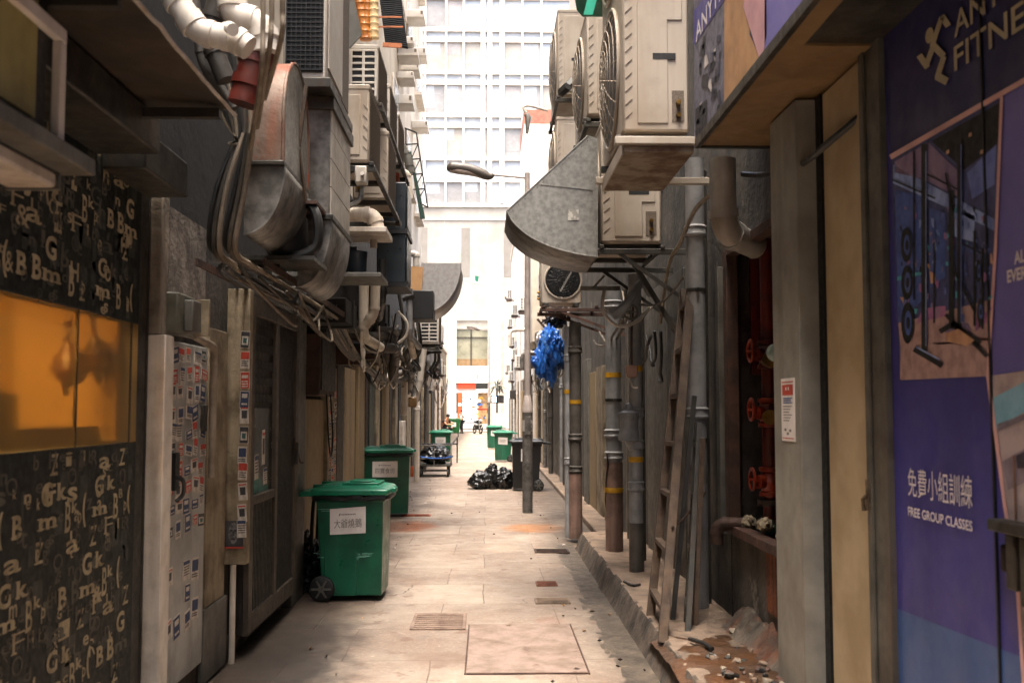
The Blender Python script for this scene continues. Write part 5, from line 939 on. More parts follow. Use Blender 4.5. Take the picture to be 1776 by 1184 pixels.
rpanel(1034,1045,m_cream,1.70,.03,2.3,'jamb'); rpanel(1021,1033,m_creamy,1.71,.03,2.25,'door'); rpanel(1012,1019,m_grey,1.68,.03,2.5,'jamb'); rpanel(975,983,m_grey,1.62,.03,2.6,'pilaster'); rpanel(958,972,m_sh,1.70,.03,2.3,'shutter'); rpanel(944,956,m_sh,1.66,.03,2.3,'shutter'); rpanel(938,942,m_cream,1.6,.03,2.5,'pilaster'); rpanel(929,936,m_creamy,1.66,.03,2.2,'door'); rpanel(924,928,m_whitepaint,1.62,.03,2.6,'pilaster'); rpanel(918,922,m_brown,1.66,.03,2.2,'door'); rpanel(912,916,m_cream,1.62,.03,2.6,'pilaster'); rpanel(906,910,m_dark,1.66,.03,2.4,'door'); rpanel(901,905,m_creamy,1.6,.03,2.5,'pilaster')
# pipes on the pale wall
for i,(px,z0,z1,r,mt,l) in enumerate(((894,0,9,.06,m_pvcg,'grey stack pipe farthest down the rendered wall'),(902,0,8,.05,m_acw,'pale stack pipe beside the farthest grey one'),(926,2.6,7.6,.04,m_acw,'thin white pipe fixed halfway up the rendered wall'),(936,0,3.4,.06,m_pvcd,'dark stack pipe behind the lamp post'),(945,0,3.2,.05,m_galvd,'zinc pipe beside the dark stack pipe'),(955,0,3,.06,m_pvcd,'dark pipe below the blue plastic bags'))):
    y=aX(px,700,1.58).y; drain(1.58,min(y,70),z0,min(z1,5.4),r,mt,l,bands=((z0+z1)/2,))
pipe_run([aY(884,600,34),aY(884,572,34),aY(905,572,34),aY(925,572,34)],.06,m_acw,'white pipe run bending across the pale wall behind the lamp post',rad=.2); pipe_run([aY(906,640,28),aY(906,612,28),aY(930,612,28)],.06,m_galvd,'zinc pipe elbow behind the lamp post',rad=.15)
solo('wall_panel',MB().box(1.3,WR+.02,30,34,3.6,6.2),m_render,'pale boxed out panel on the rendered wall behind the lamp post','panel',bevel=.02)
# floodlight bracket
t=thing('floodlight','old floodlight on a bent pipe arm over the red tile band','floodlight',(1,26,9)); part('arm',MB().tube(bezier([aY(950,192,22),aY(920,184,22),aY(908,186,22),aY(912,196,22)],8),.035,8),m_whitepaint,t); part('lamp_head',MB().tube([aY(913,198,22),aY(916,204,22),aY(914,232,22)],[.06,.07,.03],10),m_galvd,t)
# hanging bags
for i,(px,py,rx_,rz,mt,l,sd) in enumerate(((955,600,.16,.30,m_blue,'largest blue plastic bag bundle hanging beyond the drain pipes',2),(938,628,.12,.22,m_blue,'torn pale blue bag lowest in the hanging bundle',5),(972,612,.10,.22,M('darker blue plastic','1a4478','143661',sc=7,rough=.4,bump=.5),'dark blue bag tucked nearest the sooty pipe',8),(965,548,.18,.16,m_bag,'black bag knot above the blue plastic bags',12),(940,585,.08,.10,m_paper,'crumpled white bag on the blue bundle',15))):
    p=aY(px,py,15.5+.1*i); solo('plastic_bag',MB().blob(p,(rx_,rx_,rz),sd,.45,5,2.0,None,.12),mt,l,'plastic bag')
for i in range(7):
    p=aY(R.uniform(930,976),R.uniform(585,650),15.3+.1*i); solo('plastic_bag',MB().blob(p,(R.uniform(.04,.08),.05,R.uniform(.14,.24)),40+i,.55,4,1.8),(m_blue,M('pale blue film','5b8fd6','3f74be',sc=7,rough=.35,bump=.4),m_blue)[i%3],'loose blue plastic strip dangling from the hanging bag bundle','plastic bag','loose strips of the blue bundle')
cable([aY(985,520,15),aY(960,545,15),aY(938,560,15.3)],.012,m_cable,'line the plastic bags hang from')
solo('wall_bracket',MB().bar(aY(932,553,16),aY(948,572,16),.05,.03).bar(aY(940,556,16),aY(990,552,16),.05,.04).bar(aY(948,572,16),aY(952,590,16),.09,.03),m_rustfr,'rusty angle bracket beside the blue plastic bags','bracket')
for i in range(8):
    y=R.uniform(17,30); a=V((1.5,y,R.uniform(2.3,3.1))); cable(sag(a,a+V((R.uniform(-.3,.1),R.uniform(.4,2),R.uniform(-.4,.3))),R.uniform(.2,.5),7,.02),.015,R.choice([m_cable,m_cableb]),'tangled wire on the wall behind the lamp post','wires behind the lamp post')
# ================= BINS, CART, LAMPS, PEOPLE, FAR END =================
def bin_at(t,px,py,rz,X=None):
    p=aZ(px,py,0); t.location=(p.x,p.y,0); t.rotation_euler=(0,0,rz); return t
# bin one: wheels to the wall, paper label on the side we see
b1=wheelie('nearest green wheelie bin with scuffed side and black bag folded under its lid',m_bin,m_binlid,-1,'大爺燒鵝',tilt=(.05,0),scuff=True); b1.location=(-1.175,9.36,0); b1.rotation_euler=(0,0,PI/2-.03); b1.scale=(1,1.0,.985)
b2=wheelie('second green wheelie bin with its lid propped on a black liner',m_bin,m_binlid,-1,'四寶食坊',tilt=(-.01,0)); p=aZ(668,897,0); b2.location=(p.x,p.y+.3,0); b2.rotation_euler=(0,0,PI/2+.10); b2.location.x-=.02; b2.scale=(1.05,1.24,1.06)
b3=wheelie('green wheelie bin behind the loaded cart, label half hidden by its rail',m_bin,m_binlid,-1,None,bagrim=False); b3.location=(-1.40,32.3,0); b3.rotation_euler=(0,0,PI/2); 
b4=wheelie('green wheelie bin with crooked white label behind the black bin',m_bin,m_binlid,1,None,tilt=(-.07,0),bagrim=False); p=aZ(873,801,0); b4.location=(p.x,p.y+.3,0); b4.rotation_euler=(0,0,-PI/2); b4.scale=(1,.95,.97)
copy_tree(b4,(lambda p:(p.x,p.y+.3,0))(aZ(857,779,0)),-PI/2+.1,'green wheelie bin partly hidden behind the one with the crooked label')
bk=wheelie('tall black wheelie bin behind the lamp post',m_binblk,m_binblk,1,None,bagrim=False); p=aZ(914,852,0); bk.location=(p.x,p.y+.32,0); bk.rotation_euler=(0,0,-PI/2); bk.scale=(1.05,1.0,1.04)
# four-wheel container by the standing person
t=thing('bin_container','big four wheeled green container beside the crouching person','bin',(0,0,0)); 
vs=[];b=MB()
for z,hw,hd in ((.22,.52,.36),(.30,.54,.38),(.95,.64,.46),(1.05,.66,.48)): vs+=[(-hw,-hd,z),(hw,-hd,z),(hw,hd,z),(-hw,hd,z)]
b.add(vs,[(3,2,1,0)]+[(i*4+k,i*4+(k+1)%4,i*4+4+(k+1)%4,i*4+4+k) for i in range(3) for k in range(4)]+[(12,13,14,15)])
m_bing=M('leaf green plastic','1d6b35','165428',sc=3,rough=.45); part('body',b,m_bing,t,.03); part('lid',MB().box(-.69,.69,-.5,.5,1.052,1.10).box(-.6,.6,-.4,.4,1.10,1.16),m_bing,t,.03); part('paper_label',MB().box(-.16,.26,-.458,-.448,.62,.9),m_paper,t)
for sx in (-1,1):
    for sy in (-1,1): part('caster',MB().lathe([(.02,-.03),(.10,-.03),(.10,.03),(.02,.03)],(sx*.45,sy*.3,.10),14,Matrix.Rotation(PI/2,4,'Y')).box(sx*.45-.04,sx*.45+.04,sy*.3-.04,sy*.3+.04,.12,.23),m_rubber,t)
t.location=(-2.02,63.4,0); t.scale=(.66,.9,.98)
# ---- bags
p=aZ(540,1026,0); solo('rubbish_bag',MB().blob((p.x,p.y+.15,.2),(.25,.26,.24),4,.35,5,2,0,.12).blob((p.x-.08,p.y+.1,.47),(.05,.05,.08),6,.5,3),m_bag,'small black rubbish bag slumped between the brown gate and the nearest bin','rubbish bag')
solo('sack_truck',MB().tube(bezier([(-1.60,9.6,.05),(-1.58,9.6,.8),(-1.5,9.55,.9)],6),.018,8).tube([(-1.60,9.9,.05),(-1.58,9.9,.8),(-1.5,9.85,.9)],.018,8).bar((-1.59,9.6,.4),(-1.59,9.9,.4),.02,.02).box(-1.6,-1.3,9.58,9.92,.03,.05),m_black,'black folded sack truck leaning on the wall behind the nearest bin','sack truck')
for px,w,h,sd,l,nk in ((834,.26,.36,3,'shiny black rubbish bag farthest from the black bin',0),(853,.23,.44,7,'peaked black rubbish bag in the middle of the three',1),(874,.23,.42,11,'black rubbish bag pressed against the black bin',0)):
    p=aZ(px,849,0); b=MB().blob((p.x,p.y+.3,h*.42),(w,w,h*.58),sd,.30,5,1.6,0,.05); b.blob((p.x+.02,p.y+.25,h*.98),(.09,.07,.10),sd+2,.4,4,2,None,.05) if nk else b.blob((p.x+.05,p.y+.3,h*.86),(.10,.06,.05),sd+2,.4,4,2,None,.05); solo('rubbish_bag',b,m_bag,l,'rubbish bag')
# ---- platform cart
p=aZ(754,827,0); t=thing('platform_cart','steel rail platform cart loaded with a black bag','cart',(p.x,p.y,0)); x0,x1=p.x-.44,p.x+.40; y0=p.y; y1=p.y+.95
part('deck',MB().box(x0,x1,y0,y1,.26,.30),m_dgrey,t,.006)
part('side_rail',MB().tube([(x0,y0,.30),(x0,y0,.78),(x1,y0,.78),(x1,y0,.30)],.018,8).tube([(x0,y0,.45),(x1,y0,.45)],.014,8).tube([((x0+x1)/2,y0,.30),((x0+x1)/2,y0,.78)],.012,8),m_galvd,t); part('side_rail',MB().tube([(x1,y0,.78),(x1+.12,y1,.95),(x1+.12,y1,.30)],.018,8).tube([(x0,y1,.3),(x0,y1,.78),(x1+.12,y1,.78)],.018,8),m_black,t)
part('underframe',MB().bar((x0+.05,y0+.05,.16),(x1-.05,y0+.05,.16),.04,.05).bar((x0+.1,y0+.05,.05),(x1-.12,y0+.05,.05),.03,.03),m_dgrey,t)
for x in (x0+.08,x1-.08):
    for y in (y0+.1,y1-.1): part('wheel',MB().lathe([(.02,-.025),(.10,-.025),(.105,0),(.10,.025),(.02,.025)],(x,y,.105),16,Matrix.Rotation(PI/2,4,'Y')).box(x-.03,x+.03,y-.03,y+.03,.16,.26),m_rubber,t)
solo('rubbish_bag',MB().blob(((x0+x1)/2+.02,y0+.45,.50),(.36,.36,.26),21,.30,5,1.7,.305,.05),m_bag,'black rubbish bag riding on the platform cart','rubbish bag')
cable(sag((x0,y0-.02,.52),(x1+.02,y0-.02,.50),.05,10,.01),.012,m_blue,'blue rope tied across the platform cart',smooth=False,name='rope')
for i,(px,mt) in enumerate(((714,M('orange tin','a5502a','7f3a1c',sc=6,rough=.4)),(722,m_rustfr))): q=aZ(px,827,0); solo('tin_can',MB().lathe([(.01,0),(.09,0),(.092,.02),(.09,.24),(.092,.25),(.08,.25),(.01,.24)],(q.x,q.y+.2,0),16),mt,('bright orange tin beside the platform cart','brown tin next to the cart wheel')[i],'tin')
# ---- street lamps
m_lampgrey=M('grey lamp post paint','a1958f','8b807a',sc=4,rough=.6,bump=.1,streak='4c4744',amt=.5,ssc=6); m_lampbase=M('flyposted lamp base','55514d','37342f',sc=9,rough=.8,bump=.3,streak2='8f8a84',ab=.6)
base=aZ(915,889,0); LY=base.y
lp=thing('street_lamp','slim grey street lamp with thick flyposted base and drooping head','street lamp',(base.x,LY,0)); k=LY/1800; bx_=base.x
part('base_column',MB().tube([(bx_,LY,0),(bx_,LY,(890-718)*k)],.083,18),m_lampbase,lp); zt=(890-718)*k
part('taper_collar',MB().lathe([(.086,zt),(.088,zt+.02),(.086,zt+.05),(.055,zt+.27),(.05,zt+.28)],(bx_,LY,0),18),m_lampgrey,lp)
part('pole',MB().tube([(bx_,LY,zt+.27),(bx_,LY,(890-298)*k)],[.052,.045],16),m_lampgrey,lp)
part('door_plate',MB().box(bx_-.05,bx_+.05,LY-.092,LY-.075,zt-.36,zt-.06),m_lampbase,lp,.01)
part('flyer',MB().lathe([(.0845,zt-.3),(.0855,zt-.3),(.0855,zt-.12),(.0845,zt-.12)],(bx_,LY,0),18),M('torn paper remains','9a948e','5a5651',sc=9,rough=.9,spread=(.48,.54)),lp)
za=aY(910,309,LY); ze=aY(852,303,LY); part('arm',MB().tube([(bx_,LY,za.z),ze],.018,8),m_lampgrey,lp)
hp=[aY(x,y,LY) for x,y in ((856,303),(848,306),(835,301),(815,294),(795,291),(780,290),(775,289))]
part('head',MB().tube(bezier(hp,5),[.03+.06*math.sin(min(1,i/14)*PI/2) if i<24 else .09-.06*(i-24)/6 for i in range(31)],16),M('dark lamp head','4d453e','3b342e',sc=5,rough=.5),lp); part('diffuser',MB().tube([q+V((0,-.02,-.055)) for q in hp[2:6]],[.03,.055,.06,.04],10),M('dull lamp glass','a49488','8a7b70',sc=8,rough=.25),lp)
q=aZ(848,751,0); copy_tree(lp,(q.x,q.y,0),0,'far street lamp near the alley mouth',scale=(1.2,1.2,1.33))
# ---- people
def figure(name,label,pts,edges,mat_top,loc,rz=0,scale=1,legs=None,hair=True,head=None):
    t=thing(name,label,'person',(0,0,0))
    def skin(nm,ids,mt,grow=1.0,cut=None):
        idx={k:i for i,k in enumerate(ids)}; me=bpy.data.meshes.new(nm); me.from_pydata([pts[k][0] for k in ids],[(idx[a],idx[b]) for a,b in edges if a in idx and b in idx],[]); me.materials.append(mt)
        o=bpy.data.objects.new(nm,me); COL.objects.link(o); o.parent=t; s=o.modifiers.new('Skin','SKIN'); s.use_smooth_shade=True
        for i,k in enumerate(ids): r=pts[k][1]*grow; me.skin_vertices[0].data[i].radius=(r,r)
        me.skin_vertices[0].data[0].use_root=True; o.modifiers.new('Sub','SUBSURF').levels=2; o.modifiers['Sub'].render_levels=2; ORG[o.name]=V((0,0,0)); return o
    body=skin('body',list(pts),m_skin)
    skin('shirt',['hip','chest','shL','elL'] if False else [k for k in ('hip','waist','chest','shL','mL','shR','mR') if k in pts],mat_top,1.14)
    skin('trousers',[k for k in ('hip','hL','kL','aL','hR','kR','aR') if k in pts],m_trous,1.18)
    h=V(pts['head'][0]); part('hair',MB().blob(h+V((0,.012,.045)),(.092,.105,.085),3,.12,3,3),m_hair,t)
    for s in ('L','R'):
        f=V(pts['a'+s][0]); part('shoe',MB().blob(f+V((0,-.05,-.03)),(.05,.13,.045),2,.05,3,2,f.z-.07),m_black,t)
    t.location=loc; t.rotation_euler=(0,0,rz); t.scale=(scale,)*3; return t
E_=[('hip','waist'),('waist','chest'),('chest','neck'),('neck','head'),('chest','shL'),('shL','mL'),('mL','elL'),('elL','haL'),('chest','shR'),('shR','mR'),('mR','elR'),('elR','haR'),('hip','hL'),('hL','kL'),('kL','aL'),('hip','hR'),('hR','kR'),('kR','aR')]
st={'hip':((0,0,.93),.13),'waist':((0,0,1.1),.12),'chest':((0,0,1.32),.14),'neck':((0,-.01,1.47),.055),'head':((0,-.03,1.58),.095),'shL':((-.18,0,1.38),.06),'mL':((-.22,.01,1.22),.05),'elL':((-.24,.02,1.10),.04),'haL':((-.2,-.12,.92),.03),'shR':((.18,0,1.38),.06),'mR':((.22,.01,1.22),.05),'elR':((.24,.0,1.10),.04),'haR':((.17,-.2,1.02),.03),'hL':((-.09,0,.86),.09),'kL':((-.10,-.02,.48),.06),'aL':((-.10,.03,.08),.04),'hR':((.09,0,.86),.09),'kR':((.11,-.05,.48),.06),'aR':((.11,.02,.08),.04)}
q=V((-1.72,72,0)); figure('person','person in white shirt and dark trousers standing at the alley mouth',st,E_,m_shirt,(q.x,q.y,0),-.9,.97)
sq={'hip':((0,.12,.40),.14),'waist':((0,.05,.55),.13),'chest':((0,-.08,.76),.14),'neck':((0,-.15,.90),.055),'head':((.02,-.2,1.0),.10),'shL':((-.18,-.1,.80),.06),'mL':((-.22,-.2,.70),.05),'elL':((-.22,-.28,.62),.04),'haL':((-.1,-.5,.62),.03),'shR':((.18,-.1,.80),.06),'mR':((.22,-.22,.70),.05),'elR':((.22,-.32,.64),.04),'haR':((.1,-.52,.66),.03),'hL':((-.1,.06,.40),.10),'kL':((-.16,-.32,.46),.065),'aL':((-.14,-.1,.08),.04),'hR':((.1,.06,.40),.10),'kR':((.16,-.32,.46),.065),'aR':((.14,-.1,.08),.04)}
q=aZ(766,757,0); q=V((-2.32,58,0)); figure('person','person in black top crouching beside the big green container',sq,E_,M('black top','161518','0f0e11',sc=6,rough=.8),(q.x,q.y,.12),.9,1.15)
q=V((-2.25,64,0)); solo('low_stool',MB().box(q.x-.2,q.x+.2,q.y-6.1,q.y-5.7,.30,.36).box(q.x-.18,q.x-.14,q.y-6.08,q.y-6.04,0,.3).box(q.x+.14,q.x+.18,q.y-6.08,q.y-6.04,0,.3).box(q.x-.18,q.x-.14,q.y-5.76,q.y-5.72,0,.3).box(q.x+.14,q.x+.18,q.y-5.76,q.y-5.72,0,.3),m_wood,'low stool under the crouching person','stool')
# ---- bicycle
q=aZ(828,752,0); t=thing('motorcycle','dark motorcycle parked head-on at the alley mouth','motorcycle',(0,0,0))
for y in (-.62,.62): part('wheel',MB().tube([(0,y+.28*math.cos(a*PI/10),.31+.28*math.sin(a*PI/10)) for a in range(20)],.055,8,closed=True).lathe([(.01,-.05),(.06,-.05),(.06,.05),(.01,.05)],(0,y,.31),10,Matrix.Rotation(PI/2,4,'Y')),m_rubber,t)
part('tank',MB().blob((0,-.08,.80),(.16,.34,.16),2,.05,3),m_black,t); part('seat',MB().blob((0,.40,.80),(.15,.38,.07),5,.05,3),m_rubber,t); part('engine',MB().box(-.17,.17,-.2,.25,.28,.62),m_dgrey,t,.04); part('fork',MB().tube([(-.09,-.62,.31),(-.10,-.36,1.0)],.028,8).tube([(.09,-.62,.31),(.10,-.36,1.0)],.028,8),m_galvd,t); part('handlebar',MB().tube(bezier([(-.40,-.22,1.06),(-.2,-.32,1.04),(.2,-.32,1.04),(.40,-.22,1.06)],5),.02,8),m_black,t)
part('headlight',MB().blob((0,-.50,.90),(.10,.08,.10),2,.02,3),M('headlight glass','bfc3c4','a0a5a6',sc=4,rough=.15),t)
for sx in (-1,1): part('mirror',MB().tube([(sx*.28,-.28,1.06),(sx*.33,-.26,1.22)],.01,6).blob((sx*.35,-.26,1.26),(.06,.02,.045),2,.02,3),m_black,t)
t.location=(q.x,q.y,0); t.rotation_euler=(0,.08,.35)
# ---- low buildings towards the far mouth
lb=thing('low_shop_row','low two storey block with patchy doors leading to the alley mouth','building',(WL,50,0)); part('wall',MB().box(-9,-1.95,28.005,42,0,5.6).box(-9,-2.9,42.002,75,0,5.6),m_conc2,lb); part('cornice',MB().box(-9,-1.87,28.01,42,5.602,5.75).box(-9,-2.82,42.002,75.05,5.602,5.75),m_whitepaint,lb)
fb=thing('pale_block','pale plastered block beyond the red tile band','building',(WR,62,0)); part('lower_wall',MB().box(WR+.01,9,50.005,75,0,3.2),m_conc2,fb); part('upper_wall',MB().box(WR+.04,9,50.005,75,3.202,12.4),m_white,fb); part('cornice',MB().box(WR-.05,9,50.01,75.05,12.402,12.6),m_whitepaint,fb)
WF=lambda y: WL if y<28 else (-1.95 if y<41 else -2.9)
y=29; i=0
mts=[m_cream,m_brown,m_creamy,m_dark,m_whitepaint,m_grey,m_rustfr]
while y<73:
    w=R.uniform(.8,1.9); mt=mts[i%7]; part(('door','pilaster')[i%2],MB().box(WF(y),WF(y)+R.uniform(.05,.22),y,y+w,.02,R.uniform(2.1,2.7)),mt,lb,.01); y+=w+R.uniform(.05,.5); i+=1
y=51
while y<73: w=R.uniform(.8,1.9); part(('door','pilaster')[i%2],MB().box(WR-R.uniform(.05,.2),WR+.01,y,y+w,.02,R.uniform(2.1,2.7)),mts[i%7],fb,.01); y+=w+R.uniform(.1,.6); i+=1
# small condensers, boxes, pipes crowding both far walls
mini=condenser('small cream condenser bracketed to the far stretch of wall',W=.8,D=.3,H=.58,cam=-1,grid=True,group='condensers along the far walls',face='screen',mt=m_acw); n=0
spots=[(-1,y,z) for y,z in ((20.5,3.1),(23,2.75),(25.5,3.4),(27.5,2.7),(31,2.9),(34,3.8),(36,2.8),(41,3.2),(46,2.9),(46,4.3),(54,3.2),(60,3.6))]+[(1,y,z) for y,z in ((23,3.0),(27,4.6),(37,3.2),(41,5.5),(45,3.4),(54,4.2),(54,6.5),(58,3.2),(62,5.4),(62,8.2),(68,4.0),(68,7.0),(72,9.4))]
for s,y,z in spots:
    x=(WF(y)+.22+R.uniform(0,.25)) if s<0 else (WR-.22-R.uniform(0,.2)); o=mini if n==0 else copy_tree(mini); n+=1
    if s<0: o.location=(x,y,z); o.rotation_euler=(0,0,PI/2)
    else: o.location=(x,y,z); o.rotation_euler=(0,0,PI/2); o.scale=(1,1,1)
    wf=WF(y) if s<0 else WR; b=MB().box(min(x,wf)-.0,max(x,wf),y-.35,y-.31,z-.04,z-.002).box(min(x,wf),max(x,wf),y+.31,y+.35,z-.04,z-.002).box(x-.15,x+.15,y-.4,y+.4,z-.06,z-.041)
    solo('wall_bracket',b,m_rustfr,'rust brown bracket under a small far condenser','bracket','brackets along the far walls')
for i in range(22):
    s=-1 if i%2 else 1; y=R.uniform(21,70); x=(WF(y)+.14 if s<0 else WR-.14)+R.uniform(-.05,.08)*-s; z1=R.uniform(2.4,3.6) if s<0 else R.uniform(3,9)
    drain(x,y,0,z1,R.uniform(.035,.07),R.choice([m_pvc,m_pvcg,m_pvcd,m_acw,m_rustpipe]),'upright drain pipe on the far stretch of wall',bands=(z1*.5,),group='drain pipes along the far walls',n=10)
for i in range(12):
    s=-1 if i%2 else 1; y=R.uniform(21,60); x=WF(y) if s<0 else WR; e=x-s*R.uniform(.25,.6); w=R.uniform(.3,.9); z=R.uniform(2.2,3.3); t=thing('wall_box','dark box duct fixed high on the far stretch of wall','box duct',(x,y,z),'box ducts along the far walls'); part('box',MB().box(min(x,e),max(x,e),y,y+w,z,z+R.uniform(.2,.5)),R.choice([m_dark,m_galvd,m_brown,m_black]),t,.01); part('flange',MB().box(min(x,e)-.02,max(x,e)+.02,y+w*.4,y+w*.4+.04,z-.02,z+.2),m_dgrey,t)
for i in range(14):
    s=-1 if i%3 else 1; y=R.uniform(20,50); x=(WF(y)+.3 if s<0 else WR-.3); cable(sag((x,y,R.uniform(2.3,3)),(x+R.uniform(-.2,.2),y+R.uniform(1,5),R.uniform(2.3,3)),R.uniform(.2,.7),10,.03),.018,R.choice([m_cable,m_cableb]),'sagging wire along the far stretch of wall','wires along the far walls',smooth=False)
cable(sag(aY(735,455,27),aY(905,500,40),.25,10),.010,m_cablew,'thin line strung across the alley beyond the hood',smooth=False); q=aY(824,478,33); solo('rag',MB().prism([q,q+V((.12,0,-.02)),q+V((.09,0,-.2)),q+V((.0,0,-.16))],(0,.02,0)),m_teal,'small green rag hanging on the line across the alley','rag')
t=thing('lit_sign','small lit blue sign among pipes at the alley mouth','sign',aY(859,692,66)); p=aY(859,692,66); part('casing',MB().box(p.x-.3,p.x+.55,66,66.2,p.z-.25,p.z+.25),m_dgrey,t,.02); part('screen',MB().box(p.x-.2,p.x+.15,65.98,65.995,p.z-.17,p.z+.17),EM('blue sign','7fb4ff',3),t)
p=aY(862,668,60); t=thing('potted_palm','dark spiky plant hanging over the alley mouth wall','plant',p); b=MB()
for i in range(46):
    a=R.uniform(0,2*PI); d=V((math.cos(a),math.sin(a),R.uniform(-1.2,.8))).normalized(); l=R.uniform(.4,.9); sd=d.cross(V((0,0,1))).normalized()*.05; m_=p+d*l*.55+V((0,0,.05)); e=p+d*l+V((0,0,-.15)); b.face([p-sd*.4,m_-sd,e,m_+sd])
part('leaves',b,M('dark palm leaf','2c3322','1b2014',sc=9),t); part('stem',MB().tube([p+V((0,.1,-1.6)),p],.05,6),m_brown,t)
# ---- far block across the street
FB=92; k=FB/1800
bb=thing('glass_block','tall white office block with glazed storeys closing the alley','building',(0,FB,0)); b=MB()
zb=aY(844,353,FB).z; zt=zb+44
part('core',MB().box(-24,24,FB+.6,FB+14,aY(840,556,FB).z,zt),m_white,bb)
m_blk=M('pale block base','a19b92','938d84',sc=.5,rough=.85,streak='7f786e',amt=.4,ssc=.4); part('base_wall',MB().box(-24,24,FB+.05,FB+.598,aY(840,556,FB).z,zb),m_blk,bb)
for i in range(-10,11): part('wall_groove',MB().box(i*1.9-.02,i*1.9+.02,FB+.04,FB+.05,aY(840,540,FB).z,zb-1.2),m_render,bb) if i%2==0 else part('wall_slot',MB().box(i*1.9-.4,i*1.9+.4,FB+.03,FB+.049,aY(840,480,FB).z,zb-2.2),M('slot grey','7d776f','6f6962',sc=.6,rough=.8) if i==-9 else bpy.data.materials['slot grey'],bb)
part('cornice',MB().box(-24,24,FB-.12,FB+.05,zb-.35,zb),m_white,bb,.03); part('moulding',MB().box(-24,24,FB-.05,FB+.05,zb-1.5,zb-1.35),m_white,bb)
cols=[-109,-72,-41,-7,5,24,29,62,96]; xs=[c*k+.0 for c in cols]; xs=[aY(844+c,500,FB).x for c in cols]
pm=[M('pane pale','b2b5b8','a2a5a8',sc=.6,rough=.25),M('pane grey','908d8b','7b7876',sc=.7,rough=.25,spread=(.3,.7)),M('pane blue white','aab0b8','9aa1aa',sc=.5,rough=.2),M('pane beige blind','9d978e','8d867c',sc=.6,rough=.5),M('pane rose','a39b97','918986',sc=.8,rough=.3)]
fl=77*k; RW=random.Random(5)
pat=[[1,3,0,2,2,2,2,2],[4,1,3,4,1,4,1,1],[1,3,3,3,0,3,4,1],[3,1,0,0,3,4,0,1],[1,1,2,2,2,2,1,0],[0,2,4,0,2,1,2,2],[2,2,0,3,2,0,2,0],[3,0,2,2,0,2,2,1],[2,0,2,1,2,0,2,2],[0,2,2,2,3,2,0,2],[2,2,2,0,2,2,2,2],[2,0,2,2,2,2,0,2]]
pat=[[1,1,1,4,0,0,0,1],[0,3,0,3,0,1,1,1],[1,4,0,4,0,4,4,1],[3,3,3,0,0,3,4,3],[1,4,2,2,2,2,0,2],[1,0,4,2,2,2,2,1]]+pat[6:]
for f in range(11):
    z0=zb+.02+f*fl if f==0 else zb-.25+f*fl; z0=zb+f*fl
    lo=z0+.28 if f else z0+.02; hi=z0+fl*.66+.3
    if f==0: hi=z0+1.9; lo=z0+.05
    part('spandrel',MB().box(-24,24,FB+.12,FB+.598,hi+.22,z0+fl+.2),M('spandrel tint%d'%f,'a9aeb5','9ca1a8',sc=.4,rough=.4) if f==0 else bpy.data.materials['spandrel tint0'],bb)
    part('transom',MB().box(-24,24,FB-.12,FB+.12,hi,hi+.42),m_white,bb,.02); part('transom',MB().box(-24,24,FB-.12,FB+.12,z0+fl-.06,z0+fl+.30),m_white,bb,.02)
    row=pat[f%len(pat)]
    for c in range(len(xs)-1):
        if c==5: continue
        w=part('window',MB().box(xs[c]+.02,xs[c+1]-.02,FB+.08,FB+.12,lo,hi),pm[row[c]],bb); 
        part('blind',MB().box(xs[c]+.1,xs[c]+(xs[c+1]-xs[c])*RW.uniform(.4,.9),FB+.07,FB+.079,lo+(hi-lo)*RW.uniform(.05,.6),hi-.05),pm[RW.choice([0,1,3,4])],w) if row[c] in (1,4,3) else None
    for s in (-1,1):
        for c in range(5):
            xa=(xs[-1]+c*2.6) if s>0 else (xs[0]-(c+1)*2.6); part('window',MB().box(xa+.04,xa+2.56,FB+.08,FB+.12,lo,hi),pm[RW.choice([0,2,2,3])],bb)
for c in cols+[-160,-215,150,205]:
    x=aY(844+c,500,FB).x; w=.09 if c not in (-7,5) else .2; part('mullion',MB().box(x-w,x+w,FB-.16,FB+.1,zb+.02,zt),m_white,bb)
part('white_pier',MB().box(aY(868,500,FB).x,aY(873,500,FB).x,FB-.2,FB+.12,zb+.02,zt),m_white,bb)
# street level: deep bay window, lettered panel, orange fascia, shop front
def fbox(px0,py0,px1,py1,y0,y1): a,c=aY(px0,py0,FB),aY(px1,py1,FB); return MB().box(a.x,c.x,FB+y0,FB+y1,c.z,a.z)
part('bay_pier',fbox(778,556,791,742,-.1,.6),m_white,bb); part('bay_pier',fbox(846,556,870,742,-.1,.6),m_render,bb); part('bay_pier',fbox(650,556,777,742,.0,.6),m_render,bb); part('bay_pier',fbox(871,556,1100,742,.0,.6),m_render,bb)
part('bay_soffit',fbox(791,556,846,570,.2,.6),m_render,bb); part('bay_glass',fbox(791,570,846,635,.3,.35),M('bay glass khaki','8f8a73','6d6a58',sc=.5,rough=.3,spread=(.35,.65)),bb); part('bay_desk',fbox(792,622,845,635,.25,.299),m_tan,bb); part('bay_mullion',fbox(816,566,818,634,.2,.26),m_dgrey,bb); part('bay_mullion',fbox(791,584,846,586,.2,.26),m_dgrey,bb)
lp_=part('lettered_panel',fbox(790,635,848,664,-.3,.1),m_paper,bb,.02); tx=MB(); p=aY(808,646,FB); text(tx,'OLY',(p.x,FB-.31,p.z),(1,0,0),(0,0,1),.40,-.012,width=1.15); p=aY(826,658,FB); tx.face([(p.x,FB-.31,p.z),(p.x+.2,FB-.31,p.z),(p.x+.2,FB-.31,p.z+.42),(p.x,FB-.31,p.z+.42)]); part('lettering',tx,m_card,lp_,fixn=False)
